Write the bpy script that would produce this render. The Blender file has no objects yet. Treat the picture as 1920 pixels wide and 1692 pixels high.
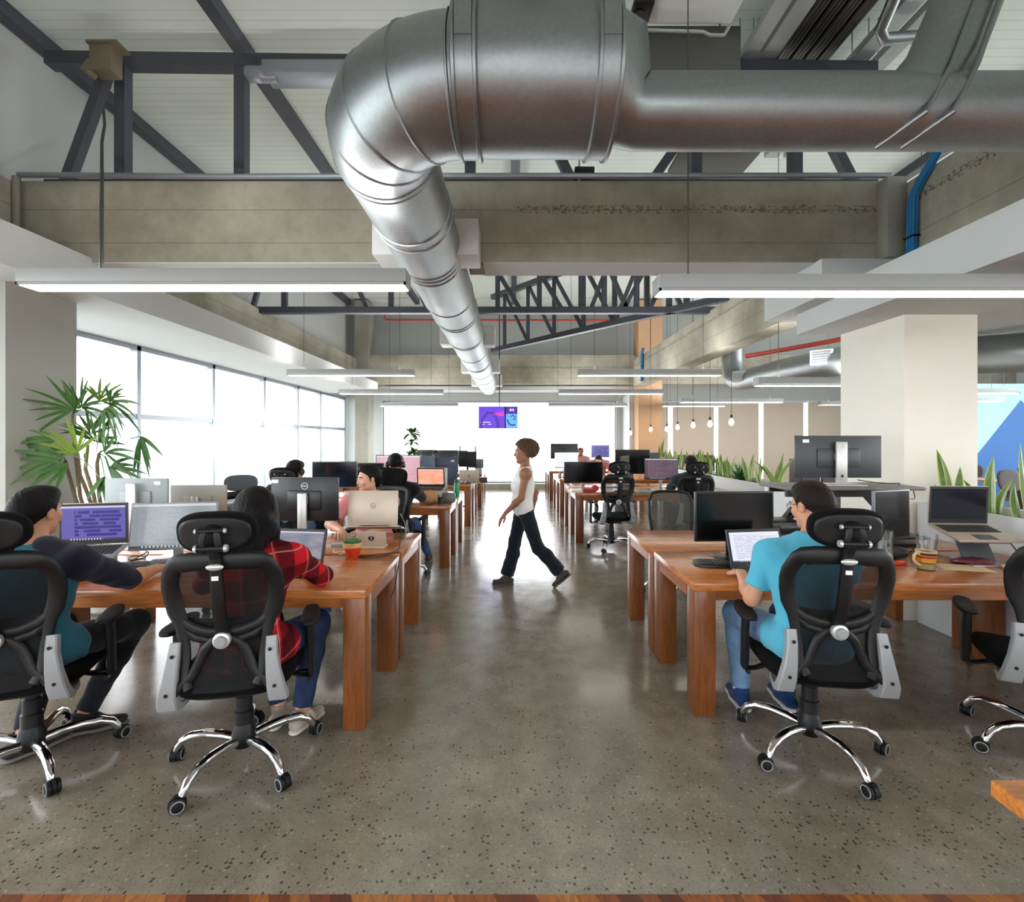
import bpy, bmesh, math, random
import numpy as np
from mathutils import Vector, Matrix, Euler
R = math.radians
scene = bpy.context.scene
COL = scene.collection
random.seed(7)

# ------------------------------------------------------------------ camera
cam_data = bpy.data.cameras.new('camera')
cam = bpy.data.objects.new('camera', cam_data); COL.objects.link(cam)
CAM_H = 1.56; FPX = 900.0
cam.location = (0, 0, CAM_H); cam.rotation_euler = (R(90), 0, 0)
cam_data.sensor_width = 36; cam_data.lens = FPX / 1920 * 36
cam_data.shift_y = -22 / 1920
cam_data.clip_start = 0.05; cam_data.clip_end = 600
scene.camera = cam

# ------------------------------------------------------------------ world, exposure
SKY_STRENGTH = 3.0
LAMP_STRENGTH = 3.5
world = bpy.data.worlds.new('overcast_sky'); scene.world = world
world.use_nodes = True
_bg = world.node_tree.nodes['Background']
_bg.inputs[0].default_value = (0.93, 0.97, 1.0, 1); _bg.inputs[1].default_value = SKY_STRENGTH
vs = scene.view_settings
vs.view_transform = 'Standard'; vs.look = 'None'; vs.gamma = 1.0; vs.use_curve_mapping = False
vs.exposure = 1.75
scene.cycles.max_bounces = 10; scene.cycles.diffuse_bounces = 5; scene.cycles.glossy_bounces = 4
scene.cycles.transparent_max_bounces = 24; scene.cycles.transmission_bounces = 6
scene.cycles.caustics_reflective = False; scene.cycles.caustics_refractive = False
scene.cycles.sample_clamp_indirect = 6.0
try: scene.cycles.use_denoising = True
except Exception: pass

def at(u, Y, v=None, Z=None):
    """a point of the place at distance Y that the photograph shows at (u, v)"""
    x = (u - 960) * Y / FPX
    z = Z if Z is not None else CAM_H - (v - 824) * Y / FPX
    return Vector((x, Y, z))

# ------------------------------------------------------------------ materials
def srgb(r, g, b):
    f = lambda c: (c/255/12.92) if c/255 <= 0.04045 else ((c/255+0.055)/1.055)**2.4
    return (f(r), f(g), f(b), 1)
class N:
    """small node-tree writer"""
    def __init__(s, name):
        s.m = bpy.data.materials.new(name); s.m.use_nodes = True
        s.t = s.m.node_tree; s.b = s.t.nodes['Principled BSDF']; s.out = s.t.nodes['Material Output']
    def n(s, typ, **kw):
        x = s.t.nodes.new(typ)
        for k, v in kw.items():
            if k.startswith('i_'):
                key = k[2:]; key = int(key) if key.isdigit() else key.replace('_', ' ')
                x.inputs[key].default_value = v
            else: setattr(x, k, v)
        return x
    def l(s, a, b): s.t.links.new(a, b)
    def coord(s, kind='Object', scale=(1,1,1), rot=(0,0,0)):
        if kind == 'World':
            c = s.n('ShaderNodeNewGeometry').outputs['Position']
        else: c = s.n('ShaderNodeTexCoord').outputs[kind]
        mp = s.n('ShaderNodeMapping'); mp.inputs['Scale'].default_value = scale; mp.inputs['Rotation'].default_value = rot
        s.l(c, mp.inputs[0]); return mp.outputs[0]
    def noise(s, vec, scale, detail=4, rough=.55):
        x = s.n('ShaderNodeTexNoise', i_Scale=scale, i_Detail=detail, i_Roughness=rough); s.l(vec, x.inputs['Vector']); return x.outputs[0]
    def ramp(s, fac, stops, interp='LINEAR'):
        x = s.n('ShaderNodeValToRGB'); e = x.color_ramp.elements; x.color_ramp.interpolation = interp
        while len(e) < len(stops): e.new(.5)
        for i, (p, c) in enumerate(stops):
            e[i].position = p; e[i].color = c if not isinstance(c, (int, float)) else (c, c, c, 1)
        s.l(fac, x.inputs[0]); return x.outputs[0]
    def mix(s, fac, a, b, mode='MIX'):
        x = s.n('ShaderNodeMix', data_type='RGBA', blend_type=mode)
        for k, v in ((0, fac), (6, a), (7, b)):
            if isinstance(v, (int, float)): x.inputs[k].default_value = v
            elif isinstance(v, tuple): x.inputs[k].default_value = v
            else: s.l(v, x.inputs[k])
        return x.outputs[2]
    def math(s, op, a, b=0.0, c=None):
        x = s.n('ShaderNodeMath', operation=op)
        for k, v in enumerate((a, b) if c is None else (a, b, c)):
            if isinstance(v, (int, float)): x.inputs[k].default_value = v
            else: s.l(v, x.inputs[k])
        return x.outputs[0]
    def sep(s, vec):
        x = s.n('ShaderNodeSeparateXYZ'); s.l(vec, x.inputs[0]); return x.outputs
    def bump(s, h, strength=.2, dist=.01):
        x = s.n('ShaderNodeBump', i_Strength=strength, i_Distance=dist); s.l(h, x.inputs['Height']); s.l(x.outputs[0], s.b.inputs['Normal'])
    def col(s, c):
        if isinstance(c, tuple): s.b.inputs['Base Color'].default_value = c
        else: s.l(c, s.b.inputs['Base Color'])
    def set(s, rough=None, metal=None, spec=None, coat=None, sheen=None, emit=None, estr=None):
        I = s.b.inputs
        if rough is not None:
            if isinstance(rough, (int, float)): I['Roughness'].default_value = rough
            else: s.l(rough, I['Roughness'])
        if metal is not None: I['Metallic'].default_value = metal
        if spec is not None: I['Specular IOR Level'].default_value = spec
        if coat is not None: I['Coat Weight'].default_value = coat; I['Coat Roughness'].default_value = .15
        if sheen is not None: I['Sheen Weight'].default_value = sheen
        if emit is not None:
            if isinstance(emit, tuple): I['Emission Color'].default_value = emit
            else: s.l(emit, I['Emission Color'])
            I['Emission Strength'].default_value = 1.0 if estr is None else estr
        return s.m
def M(name, c, rough=.5, metal=0, var=.12, scale=30, bump=0, spec=.5, sheen=None, coat=None):
    """a plain finish with a slight procedural mottling"""
    w = N(name); v = w.coord('Object'); f = w.noise(v, scale, 3)
    dark = tuple(x*(1-var) for x in c[:3]) + (1,); light = tuple(min(1, x*(1+var)) for x in c[:3]) + (1,)
    w.col(w.mix(f, dark, light))
    if bump: w.bump(w.noise(v, scale*6, 2), bump, .004)
    return w.set(rough, metal, spec, coat, sheen)
def emission(name, c, strength, base=.8):
    w = N(name); w.col((base, base, base, 1)); return w.set(.5, emit=c, estr=strength)

def concrete(name, base, dark, lines=True, lined=.30, off=.1, rough=.85):
    w = N(name); p = w.coord('World')
    n1 = w.noise(p, 1.1, 6, .6); n2 = w.noise(p, 14, 5, .65); n3 = w.noise(w.coord('World', (9, 9, .8)), 1.0, 4)
    c = w.mix(w.ramp(n1, [(.36, 0), (.62, 1)]), dark, base)
    c = w.mix(w.ramp(n2, [(.3, .16), (.5, 0)]), c, tuple(x*.6 for x in dark[:3]) + (1,))
    c = w.mix(w.ramp(n3, [(.48, 0), (.75, .55)]), c, tuple(x*.75 for x in base[:3]) + (1,))
    h = w.math('ADD', n2, w.math('MULTIPLY', n1, .6))
    if lines:
        z = w.sep(w.n('ShaderNodeNewGeometry').outputs['Position'])[2]
        z2 = w.math('ADD', z, w.math('MULTIPLY', n1, .02))
        fr = w.math('FRACT', w.math('DIVIDE', w.math('ADD', z2, off), lined))
        ln = w.math('LESS_THAN', w.math('ABSOLUTE', w.math('SUBTRACT', fr, .5)), .014)
        c = w.mix(w.math('MULTIPLY', ln, .5), c, tuple(x*.4 for x in dark[:3]) + (1,))
        # a rough honeycombed seam
        band = w.math('LESS_THAN', w.math('ABSOLUTE', w.math('SUBTRACT', z, 3.645)), w.math('MULTIPLY', w.noise(p, 5, 5), .07))
        xr = w.ramp(w.sep(w.n('ShaderNodeNewGeometry').outputs['Position'])[0], [(0, .12), (.02, 1)])
        pit = w.math('MULTIPLY', w.math('MULTIPLY', band, xr), w.ramp(w.noise(p, 38, 4), [(.5, 0), (.6, 1)]))
        c = w.mix(w.math('MULTIPLY', pit, .7), c, tuple(x*.35 for x in dark[:3]) + (1,))
        h = w.math('SUBTRACT', h, w.math('MULTIPLY', ln, .6))
        h = w.math('SUBTRACT', h, pit)
    w.col(c); w.bump(h, .35, .02)
    return w.set(rough, spec=.25)

def terrazzo():
    w = N('polished_concrete'); p = w.coord('World')
    big = w.noise(p, .8, 5, .6); mid = w.noise(p, 6, 5, .6); fine = w.noise(p, 90, 3)
    c = w.mix(w.ramp(big, [(.3, 0), (.7, 1)]), srgb(134, 125, 110), srgb(168, 159, 144))
    c = w.mix(w.ramp(mid, [(.35, .5), (.65, 0)]), c, srgb(104, 95, 80))
    vo = w.n('ShaderNodeTexVoronoi', i_Scale=50.0, i_Randomness=1.0); w.l(p, vo.inputs['Vector'])
    pick = w.sep(vo.outputs['Color'])
    spot = w.math('LESS_THAN', w.math('ADD', vo.outputs['Distance'], w.math('MULTIPLY', fine, .35)), .47)
    y = w.sep(p)[1]
    near = w.ramp(w.math('DIVIDE', w.math('ADD', y, w.math('MULTIPLY', mid, 1.2)), 5.0), [(.36, .68), (.64, .10)])
    on = w.math('MULTIPLY', spot, w.math('LESS_THAN', pick[0], near))
    c = w.mix(w.math('MULTIPLY', on, .8), c, srgb(52, 46, 38))
    v2 = w.n('ShaderNodeTexVoronoi', i_Scale=105.0, i_Randomness=1.0); w.l(p, v2.inputs['Vector'])
    sp2 = w.math('LESS_THAN', w.math('ADD', v2.outputs['Distance'], w.math('MULTIPLY', w.noise(p, 55, 2), .3)), .42)
    on2 = w.math('MULTIPLY', sp2, w.math('LESS_THAN', w.sep(v2.outputs['Color'])[2], w.math('ADD', near, .12)))
    c = w.mix(w.math('MULTIPLY', on2, .55), c, srgb(66, 58, 48))
    pale = w.math('MULTIPLY', spot, w.math('GREATER_THAN', pick[1], .8))
    c = w.mix(w.math('MULTIPLY', pale, .35), c, srgb(196, 186, 168))
    c = w.mix(w.ramp(fine, [(.45, .16), (.6, 0)]), c, srgb(90, 82, 70))
    w.col(c)
    rr = w.ramp(mid, [(.3, .13), (.7, .21)])
    w.bump(w.noise(p, 3, 3), .05, .02)
    return w.set(rr, spec=.75)

def wood(name, c1, c2, c3, axis='X', rough=.3, coat=.25):
    """long grain along the given local axis"""
    w = N(name)
    sc = {'X': (.7, 9, 9), 'Y': (9, .7, 9), 'Z': (9, 9, .7)}[axis]
    v = w.coord('Object', sc)
    rnd = w.n('ShaderNodeObjectInfo').outputs['Random']
    va = w.n('ShaderNodeVectorMath', operation='ADD'); w.l(v, va.inputs[0])
    cx = w.n('ShaderNodeCombineXYZ'); w.l(w.math('MULTIPLY', rnd, 40), cx.inputs[0]); w.l(w.math('MULTIPLY', rnd, 17), cx.inputs[1]); w.l(cx.outputs[0], va.inputs[1])
    a = w.noise(va.outputs[0], 1.6, 6, .62)
    sc2 = tuple(x*5 for x in sc); vb = w.coord('Object', sc2); b = w.noise(vb, 2.2, 4)
    # glued boards
    s3 = w.sep(w.coord('Object')); k = {'X': 1, 'Y': 0, 'Z': 0}[axis]
    bd = w.math('FLOOR', w.math('MULTIPLY', w.math('ADD', s3[k], w.math('MULTIPLY', rnd, 3)), 8.3))
    wn = w.n('ShaderNodeTexWhiteNoise', noise_dimensions='1D'); w.l(bd, wn.inputs['W'])
    c = w.mix(w.ramp(a, [(.3, 0), (.7, 1)]), c1, c2)
    c = w.mix(w.math('MULTIPLY', wn.outputs['Value'], .55), c, c3)
    c = w.mix(w.ramp(b, [(.38, .55), (.55, 0)]), c, tuple(x*.5 for x in c1[:3]) + (1,))
    w.col(c); w.bump(a, .06, .004)
    return w.set(rough, coat=coat)

def galvanised():
    w = N('galvanised_steel'); v = w.coord('Object')
    sp = w.n('ShaderNodeTexVoronoi', i_Scale=70.0); w.l(v, sp.inputs['Vector'])
    m1 = w.noise(v, 2.2, 5, .6); m2 = w.noise(w.coord('Object', (30, 30, 30)), 3, 3)
    c = w.mix(w.sep(sp.outputs['Color'])[0], srgb(150, 154, 156), srgb(158, 162, 164))
    c = w.mix(w.ramp(m1, [(.35, .3), (.65, 0)]), c, srgb(140, 145, 148))
    w.col(c); w.bump(m1, .04, .03)
    return w.set(w.ramp(w.math('ADD', w.math('MULTIPLY', m1, .7), w.math('MULTIPLY', m2, .3)), [(.3, .36), (.7, .50)]), metal=1)

def thin_glass(name, tint=(1, 1, 1, 1), refl=.06, fres=True):
    w = N(name); t = w.t
    tr = w.n('ShaderNodeBsdfTransparent'); tr.inputs[0].default_value = tint
    gl = w.n('ShaderNodeBsdfGlossy'); gl.inputs['Roughness'].default_value = .03
    mx = w.n('ShaderNodeMixShader')
    lw = w.n('ShaderNodeLayerWeight'); lw.inputs[0].default_value = .25
    w.l(w.math('ADD', w.math('MULTIPLY', lw.outputs['Fresnel'], .5), refl*.3), mx.inputs[0])
    w.l(tr.outputs[0], mx.inputs[1]); w.l(gl.outputs[0], mx.inputs[2]); w.l(mx.outputs[0], w.out.inputs[0])
    return w.m

def net(name, c, openness, scale=420):
    """woven mesh you can partly see through"""
    w = N(name); w.col(c); w.set(.75, spec=.3)
    tr = w.n('ShaderNodeBsdfTransparent'); mx = w.n('ShaderNodeMixShader')
    v = w.coord('Object'); ck = w.n('ShaderNodeTexChecker', i_Scale=float(scale)); w.l(v, ck.inputs['Vector'])
    w.l(w.math('MULTIPLY', w.math('ADD', w.math('MULTIPLY', ck.outputs['Fac'], .5), .75), openness), mx.inputs[0])
    w.l(w.b.outputs[0], mx.inputs[1]); w.l(tr.outputs[0], mx.inputs[2]); w.l(mx.outputs[0], w.out.inputs[0])
    return w.m

# ------------------------------------------------------------------ mesh builder
def rotm(rot):
    if rot is None: return Matrix.Identity(4)
    if isinstance(rot, Matrix): return rot.to_4x4()
    return Euler(rot, 'XYZ').to_matrix().to_4x4()
class MB:
    def __init__(s): s.bm = bmesh.new(); s.mi = 0
    def _face(s, vs):
        try:
            f = s.bm.faces.new(vs); f.material_index = s.mi; return f
        except ValueError: return None
    def box(s, c, d, rot=None, bev=0, seg=2):
        m = Matrix.Translation(Vector(c)) @ rotm(rot)
        h = [x/2 for x in d]
        v = [s.bm.verts.new(m @ Vector((sx*h[0], sy*h[1], sz*h[2]))) for sx in (-1, 1) for sy in (-1, 1) for sz in (-1, 1)]
        fs = [s._face([v[i] for i in q]) for q in ((0,1,3,2), (4,6,7,5), (0,4,5,1), (2,3,7,6), (0,2,6,4), (1,5,7,3))]
        if bev:
            es = list({e for f in fs for e in f.edges})
            bmesh.ops.bevel(s.bm, geom=es, offset=bev, segments=seg, affect='EDGES', profile=.5, clamp_overlap=True, material=-1)
        return s
    def bx(s, x0, x1, y0, y1, z0, z1, bev=0, seg=2):
        return s.box(((x0+x1)/2, (y0+y1)/2, (z0+z1)/2), (abs(x1-x0), abs(y1-y0), abs(z1-z0)), None, bev, seg)
    def rings(s, rs, closed=True, cap0=True, cap1=True):
        prev = None; first = None
        for r in rs:
            cur = [s.bm.verts.new(p) for p in r]
            if prev:
                n = len(cur)
                for i in range(n if closed else n-1):
                    j = (i+1) % n; s._face((prev[i], prev[j], cur[j], cur[i]))
            else: first = cur
            prev = cur
        if closed and cap0: s._face(list(reversed(first)))
        if closed and cap1: s._face(prev)
        return s
    def tube(s, pts, r, n=10, cap=True, flat=None, up=None, power=1.0):
        """sweep; r a number or list; flat=(a,b) scales the section sideways/upwards (or a list of such)"""
        P = [Vector(p) for p in pts]; m = len(P)
        rr = [r]*m if isinstance(r, (int, float)) else list(r)
        fl = [flat or (1, 1)]*m if not isinstance(flat, list) else flat
        T = []
        for i in range(m):
            a = P[max(0, i-1)]; b = P[min(m-1, i+1)]; t = (b-a)
            T.append(t.normalized() if t.length > 1e-9 else Vector((0, 0, 1)))
        u = Vector(up) if up else (Vector((0, 0, 1)) if abs(T[0].z) < .9 else Vector((0, 1, 0)))
        rs = []
        for i in range(m):
            if up: u = Vector(up)
            sd = T[i].cross(u)
            if sd.length < 1e-6: sd = T[i].orthogonal()
            sd.normalize(); w = sd.cross(T[i]).normalized()
            if not up: u = w
            ring = []
            for k in range(n):
                a = 2*math.pi*k/n; ca, sa = math.cos(a), math.sin(a)
                if power != 1.0:
                    ca = math.copysign(abs(ca)**power, ca); sa = math.copysign(abs(sa)**power, sa)
                ring.append(P[i] + sd*(ca*rr[i]*fl[i][0]) + w*(sa*rr[i]*fl[i][1]))
            rs.append(ring)
        return s.rings(rs, True, cap, cap)
    def cyl(s, p0, p1, r0, r1=None, n=16): return s.tube([p0, p1], [r0, r0 if r1 is None else r1], n)
    def lathe(s, prof, n=24, c=(0, 0, 0), rot=None, cap0=True, cap1=True):
        m = Matrix.Translation(Vector(c)) @ rotm(rot)
        return s.rings([[m @ Vector((r*math.cos(2*math.pi*k/n), r*math.sin(2*math.pi*k/n), z)) for k in range(n)] for r, z in prof], True, cap0, cap1)
    def ell(s, c, rad, rot=None, n=16, m=10):
        mt = Matrix.Translation(Vector(c)) @ rotm(rot); rs = []
        for i in range(m+1):
            a = -math.pi/2 + math.pi*(i/m); a = max(-1.55, min(1.55, a)); ca = math.cos(a); sa = math.sin(a)
            rs.append([mt @ Vector((rad[0]*ca*math.cos(2*math.pi*k/n), rad[1]*ca*math.sin(2*math.pi*k/n), rad[2]*sa)) for k in range(n)])
        return s.rings(rs)
    def prism(s, poly, depth, mat=None, bev=0):
        """polygon (x,y) extruded from z=0 to depth, moved by mat"""
        m = mat if mat is not None else Matrix.Identity(4)
        a = [s.bm.verts.new(m @ Vector((x, y, 0))) for x, y in poly]; b = [s.bm.verts.new(m @ Vector((x, y, depth))) for x, y in poly]
        n = len(a); fs = [s._face(list(reversed(a))), s._face(b)]
        for i in range(n):
            j = (i+1) % n; fs.append(s._face((a[i], a[j], b[j], b[i])))
        if bev:
            es = list({e for f in fs[:2] if f for e in f.edges})
            bmesh.ops.bevel(s.bm, geom=es, offset=bev, segments=2, affect='EDGES', profile=.5, clamp_overlap=True, material=-1)
        return s
    def pad(s, c, w, d, h, ex=3.5, rot=None, n=40, edge=.35, crown=.0):
        """cushion: superellipse outline with rounded rim"""
        m = Matrix.Translation(Vector(c)) @ rotm(rot); rs = []
        q = [(-.5, 1-edge*.6), (-.42, 1-edge*.22), (-.25, 1-edge*.05), (0, 1), (.25, 1-edge*.05), (.42, 1-edge*.22), (.5, 1-edge*.6), (.5+crown*.6, .55), (.5+crown, .02)]
        q = [(-.5, .02)] + q
        for z, k in q:
            ring = []
            for i in range(n):
                a = 2*math.pi*i/n; ca, sa = math.cos(a), math.sin(a)
                ring.append(m @ Vector((w/2*k*math.copysign(abs(ca)**(2/ex), ca), d/2*k*math.copysign(abs(sa)**(2/ex), sa), h*z)))
            rs.append(ring)
        return s.rings(rs)
    def grid(s, f, nu, nv, thick=0):
        """surface f(i/nu, j/nv) -> point, given a little thickness"""
        V = [[s.bm.verts.new(f(i/nu, j/nv)) for j in range(nv+1)] for i in range(nu+1)]
        fs = []
        for i in range(nu):
            for j in range(nv):
                q = s._face((V[i][j], V[i+1][j], V[i+1][j+1], V[i][j+1]))
                if q: fs.append(q)
        if thick:
            r = bmesh.ops.solidify(s.bm, geom=fs, thickness=thick)
        return s
    def leaf(s, base, direction, up, length, width, droop=.2, n=6, fold=.25, thick=0, tipw=.0, peak=.35):
        """a blade that widens then tapers, bending down by droop"""
        d = Vector(direction).normalized(); u = Vector(up); sd = d.cross(u)
        if sd.length < 1e-5: sd = d.orthogonal()
        sd.normalize(); u = sd.cross(d).normalized(); P = Vector(base); rows = []
        for i in range(n+1):
            t = i/n; c = P + d*length*t - Vector((0, 0, 1))*droop*length*t*t
            wd = width/2*(math.sin(math.pi*min(1, (t/peak)*.5))**.8 if t < peak else (1-((t-peak)/(1-peak))**1.7)*(1-tipw)+tipw*1.0)
            wd = max(wd, width*.03)
            rows.append((s.bm.verts.new(c - sd*wd + u*wd*fold), s.bm.verts.new(c), s.bm.verts.new(c + sd*wd + u*wd*fold)))
        for i in range(n):
            for k in (0, 1): s._face((rows[i][k], rows[i][k+1], rows[i+1][k+1], rows[i+1][k]))
        return s
    def raw(s, V, F):
        vs = [s.bm.verts.new(v) for v in V]
        for f in F: s._face([vs[i] for i in f])
        return s
    def build(s, name, mat, parent=None, loc=None, rot=None, smooth=38, kind=None, fix=True):
        if fix: bmesh.ops.recalc_face_normals(s.bm, faces=s.bm.faces)
        me = bpy.data.meshes.new(name); s.bm.to_mesh(me); s.bm.free()
        for x in (mat if isinstance(mat, (list, tuple)) else [mat]): me.materials.append(x)
        if smooth:
            me.polygons.foreach_set('use_smooth', [True]*len(me.polygons))
            try: me.set_sharp_from_angle(angle=R(smooth))
            except Exception: pass
        o = bpy.data.objects.new(name, me); COL.objects.link(o)
        if parent: o.parent = parent
        if loc is not None: o.location = loc
        if rot is not None: o.rotation_euler = rot
        if kind: o['kind'] = kind
        return o
def tag(o, label, cat, group=None, kind=None):
    o['label'] = label; o['category'] = cat
    if group: o['group'] = group
    if kind: o['kind'] = kind
    return o
def thing(name, label, cat, loc=(0, 0, 0), rotz=0, group=None, kind=None):
    o = bpy.data.objects.new(name, None); COL.objects.link(o); o.empty_display_size = .1
    o.location = loc; o.rotation_euler = (0, 0, rotz)
    return tag(o, label, cat, group, kind)
def kids(o): return [c for c in bpy.data.objects if c.parent == o]
_kid_cache = {}
def copy_tree(o, parent=None):
    c = o.copy(); COL.objects.link(c)
    if parent: c.parent = parent
    for ch in list(o.children): copy_tree(ch, c)
    return c
def dup(o, label, loc, rotz=0, group=None, scale=None):
    c = copy_tree(o); c.location = loc; c.rotation_euler = (0, 0, rotz); c['label'] = label
    if group: c['group'] = group
    if scale: c.scale = scale
    return c
def struct(name, mb, mat, label=None, smooth=38, parent=None):
    o = mb.build(name, mat, parent, smooth=smooth)
    if parent is None: o['kind'] = 'structure'; o['label'] = label or name.replace('_', ' '); o['category'] = name.split('_')[0]
    return o
# ------------------------------------------------------------------ finishes of the room
CONC = concrete('board_marked_concrete', srgb(178, 173, 159), srgb(142, 137, 124))
CONC_PLAIN = concrete('cast_concrete', srgb(164, 161, 151), srgb(144, 141, 131), lines=False)
TERR = terrazzo()
WHITE = M('white_plaster', srgb(204, 207, 208), .75, var=.02, scale=3)
PILLAR = M('painted_plaster', srgb(236, 231, 220), .8, var=.03, scale=5, bump=.08)
GREYWALL = M('grey_panel', srgb(184, 187, 186), .8, var=.04, scale=2)
BLIND = M('beige_roller_cloth', srgb(222, 206, 190), .9, var=.04, scale=60)
STEEL = M('dark_painted_steel', srgb(66, 69, 79), .45, var=.15, scale=6)
ALU = M('grey_aluminium', srgb(150, 156, 164), .4, .6, var=.05)
GALV = galvanised()
GLASSPANE = thin_glass('window_glass')
WOOD = wood('varnished_desk_wood', srgb(178, 104, 50), srgb(216, 138, 74), srgb(152, 84, 40), 'X', .25, .35)
WOODL = wood('varnished_leg_wood', srgb(126, 70, 32), srgb(162, 96, 46), srgb(84, 42, 20), 'Z', .35, .15)
WOODE = wood('varnished_rail_wood', srgb(140, 74, 34), srgb(172, 98, 48), srgb(120, 58, 28), 'Y', .3, .3)
LAMPH = M('lamp_housing_grey', srgb(164, 166, 166), .5, var=.02)
LAMPW = M('white_powder_coat', srgb(214, 216, 216), .5, var=.02)
ROOF_FILL = emission('roof_fill_glow', (1, .98, .95, 1), 16.0)  # glow added on the lamp tops to brighten the roof
GLOW = emission('lamp_diffuser', (1, .93, .82, 1), LAMP_STRENGTH)

def roofdeck():
    w = N('ribbed_roof_deck'); p = w.coord('World'); y = w.sep(p)[1]
    fr = w.math('FRACT', w.math('DIVIDE', y, .11))
    rib = w.math('LESS_THAN', fr, .12); n = w.noise(p, 1.6, 4)
    c = w.mix(n, srgb(200, 212, 206), srgb(222, 230, 225)); c = w.mix(w.math('MULTIPLY', rib, .22), c, srgb(120, 132, 128))
    w.col(c); w.bump(w.math('SUBTRACT', n, rib), .4, .02)
    return w.set(.6)
DECK = roofdeck()
def plank_floor():
    w = N('strip_parquet'); p = w.coord('World'); s = w.sep(p)
    sx = w.math('ADD', s[0], w.math('MULTIPLY', s[1], .55))
    b = w.math('FLOOR', w.math('DIVIDE', sx, .07)); wn = w.n('ShaderNodeTexWhiteNoise', noise_dimensions='1D'); w.l(b, wn.inputs['W'])
    c = w.ramp(wn.outputs['Value'], [(0, srgb(92, 50, 34)), (.3, srgb(150, 84, 44)), (.55, srgb(176, 112, 56)), (.8, srgb(120, 62, 44)), (1, srgb(196, 134, 70))])
    g = w.noise(w.coord('World', (30, 4, 1), (0, 0, -.5)), 2, 4); c = w.mix(w.ramp(g, [(.4, .4), (.6, 0)]), c, srgb(70, 38, 24))
    gap = w.math('LESS_THAN', w.math('FRACT', w.math('DIVIDE', sx, .07)), .04); c = w.mix(w.math('MULTIPLY', gap, .6), c, srgb(40, 22, 14))
    w.col(c); return w.set(.35)
PLANK = plank_floor()
def mural():
    w = N('blue_mountain_paint'); p = w.coord('World'); s = w.sep(p)
    # slopes of painted triangles
    a = w.math('LESS_THAN', s[2], w.math('SUBTRACT', 2.55, w.math('MULTIPLY', w.math('ABSOLUTE', w.math('SUBTRACT', s[0], 12.72)), 1.25)))
    b = w.math('LESS_THAN', s[2], w.math('SUBTRACT', 1.5, w.math('MULTIPLY', w.math('ABSOLUTE', w.math('SUBTRACT', s[0], 14.4)), .9)))
    c = w.mix(w.noise(p, .7, 2), srgb(150, 196, 232), srgb(176, 214, 240))
    c = w.mix(a, c, srgb(48, 104, 168)); c = w.mix(b, c, srgb(86, 146, 200))
    w.col(c); return w.set(.7)
MURAL = mural()

# ------------------------------------------------------------------ floor, roof, walls
XL, XR, YB, YF, ZR = -5.2, 14.6, 15.2, -4.6, 5.6
SEAM = 1.645
m = MB(); m.bx(XL-.3, XR+.3, SEAM, YB+.3, -.25, 0); struct('floor', m, TERR, 'polished speckled concrete floor of the office hall')
m = MB(); m.bx(XL-.3, XR+.3, YF-.3, SEAM, -.25, 0); struct('floor_front', m, PLANK, 'strip of varnished wooden plank floor at the bottom edge')
m = MB(); m.bx(XL-.3, XR+.3, YF-.3, YB+.3, ZR, ZR+.2); struct('ceiling', m, DECK, 'pale ribbed metal roof deck')
# left: sill, head wall, piers
m = MB(); m.bx(XL-.25, XL, YF, YB, 0, .3); m.bx(XL-.25, XL, YF, YB, 2.87, ZR); struct('wall_left', m, GREYWALL, 'grey left wall above the long window')
GPLAST = M('grey_plaster', srgb(168, 168, 160), .85, var=.03, scale=4)
m = MB(); m.bx(-4.95, -4.19, 3.97, 4.62, 0, 2.87); struct('pillar', m, GPLAST, 'grey concrete pillar standing left of the window behind the palm')
m = MB(); m.bx(-4.5, -4.12, 13.75, 14.3, 0, 5.55); struct('pillar', m, CONC_PLAIN, 'far concrete pillar at the left corner of the back window')
m = MB(); m.bx(3.62, 4.3, 13.75, 14.3, 0, 5.55); struct('pillar', m, M('tan_plaster', srgb(196, 158, 124), .85, var=.04, scale=4), 'far tan pillar behind the hanging bulbs')
m = MB(); m.bx(3.38, 4.01, 4.135, 4.936, 0, 2.64); struct('pillar', m, PILLAR, 'big cream pillar behind the right desks')
# back wall
m = MB()
m.bx(XL-.3, XR+.3, YB, YB+.3, 0, .17); m.bx(XL-.3, XR+.3, YB, YB+.3, 2.78, ZR)
m.bx(XL-.3, -4.1, YB, YB+.3, .17, 2.78); m.bx(3.3, 4.3, YB, YB+.3, .17, 2.78); m.bx(12.2, XR+.3, YB, YB+.3, .17, 2.78)
struct('wall_back', m, GREYWALL, 'grey back wall around the far windows')
m = MB(); m.bx(-4.1, 3.3, YB-.25, YB, 0, .17); struct('trim_1', m, CONC_PLAIN, 'low concrete kerb below the far window')
m = MB(); m.bx(XR, XR+.3, YF, YB, 0, .4); m.bx(XR, XR+.3, YF, YB, 5.2, ZR); m.bx(XR, XR+.3, 11.5, YB, .4, 5.2); struct('wall_right', m, WHITE, 'far right wall')
m = MB(); m.bx(XR+.1, XR+.108, YF, 11.5, .4, 5.2); struct('window_6', m, GLASSPANE, 'unseen window of the right bay, added for side light')  # unseen glazing, added to let in light from the right
m = MB(); m.bx(10.72, XR, 12.0, 12.2, 0, 2.95); struct('wall_mural', m, MURAL, 'light blue wall painted with dark blue mountain triangles')
m = MB(); m.bx(10.5, 10.72, 11.98, 12.2, 0, 2.95); struct('trim_2', m, WHITE, 'white end of the painted wall')
m = MB(); m.bx(XL-.3, XR+.3, YF-.3, YF, 0, .9); m.bx(XL-.3, XR+.3, YF-.3, YF, 2.9, ZR)
for x in (-5.3, -1.8, 1.8, 5.4, 9, 12.4): m.bx(x-.5, x+.5, YF-.3, YF, .9, 2.9)
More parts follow.
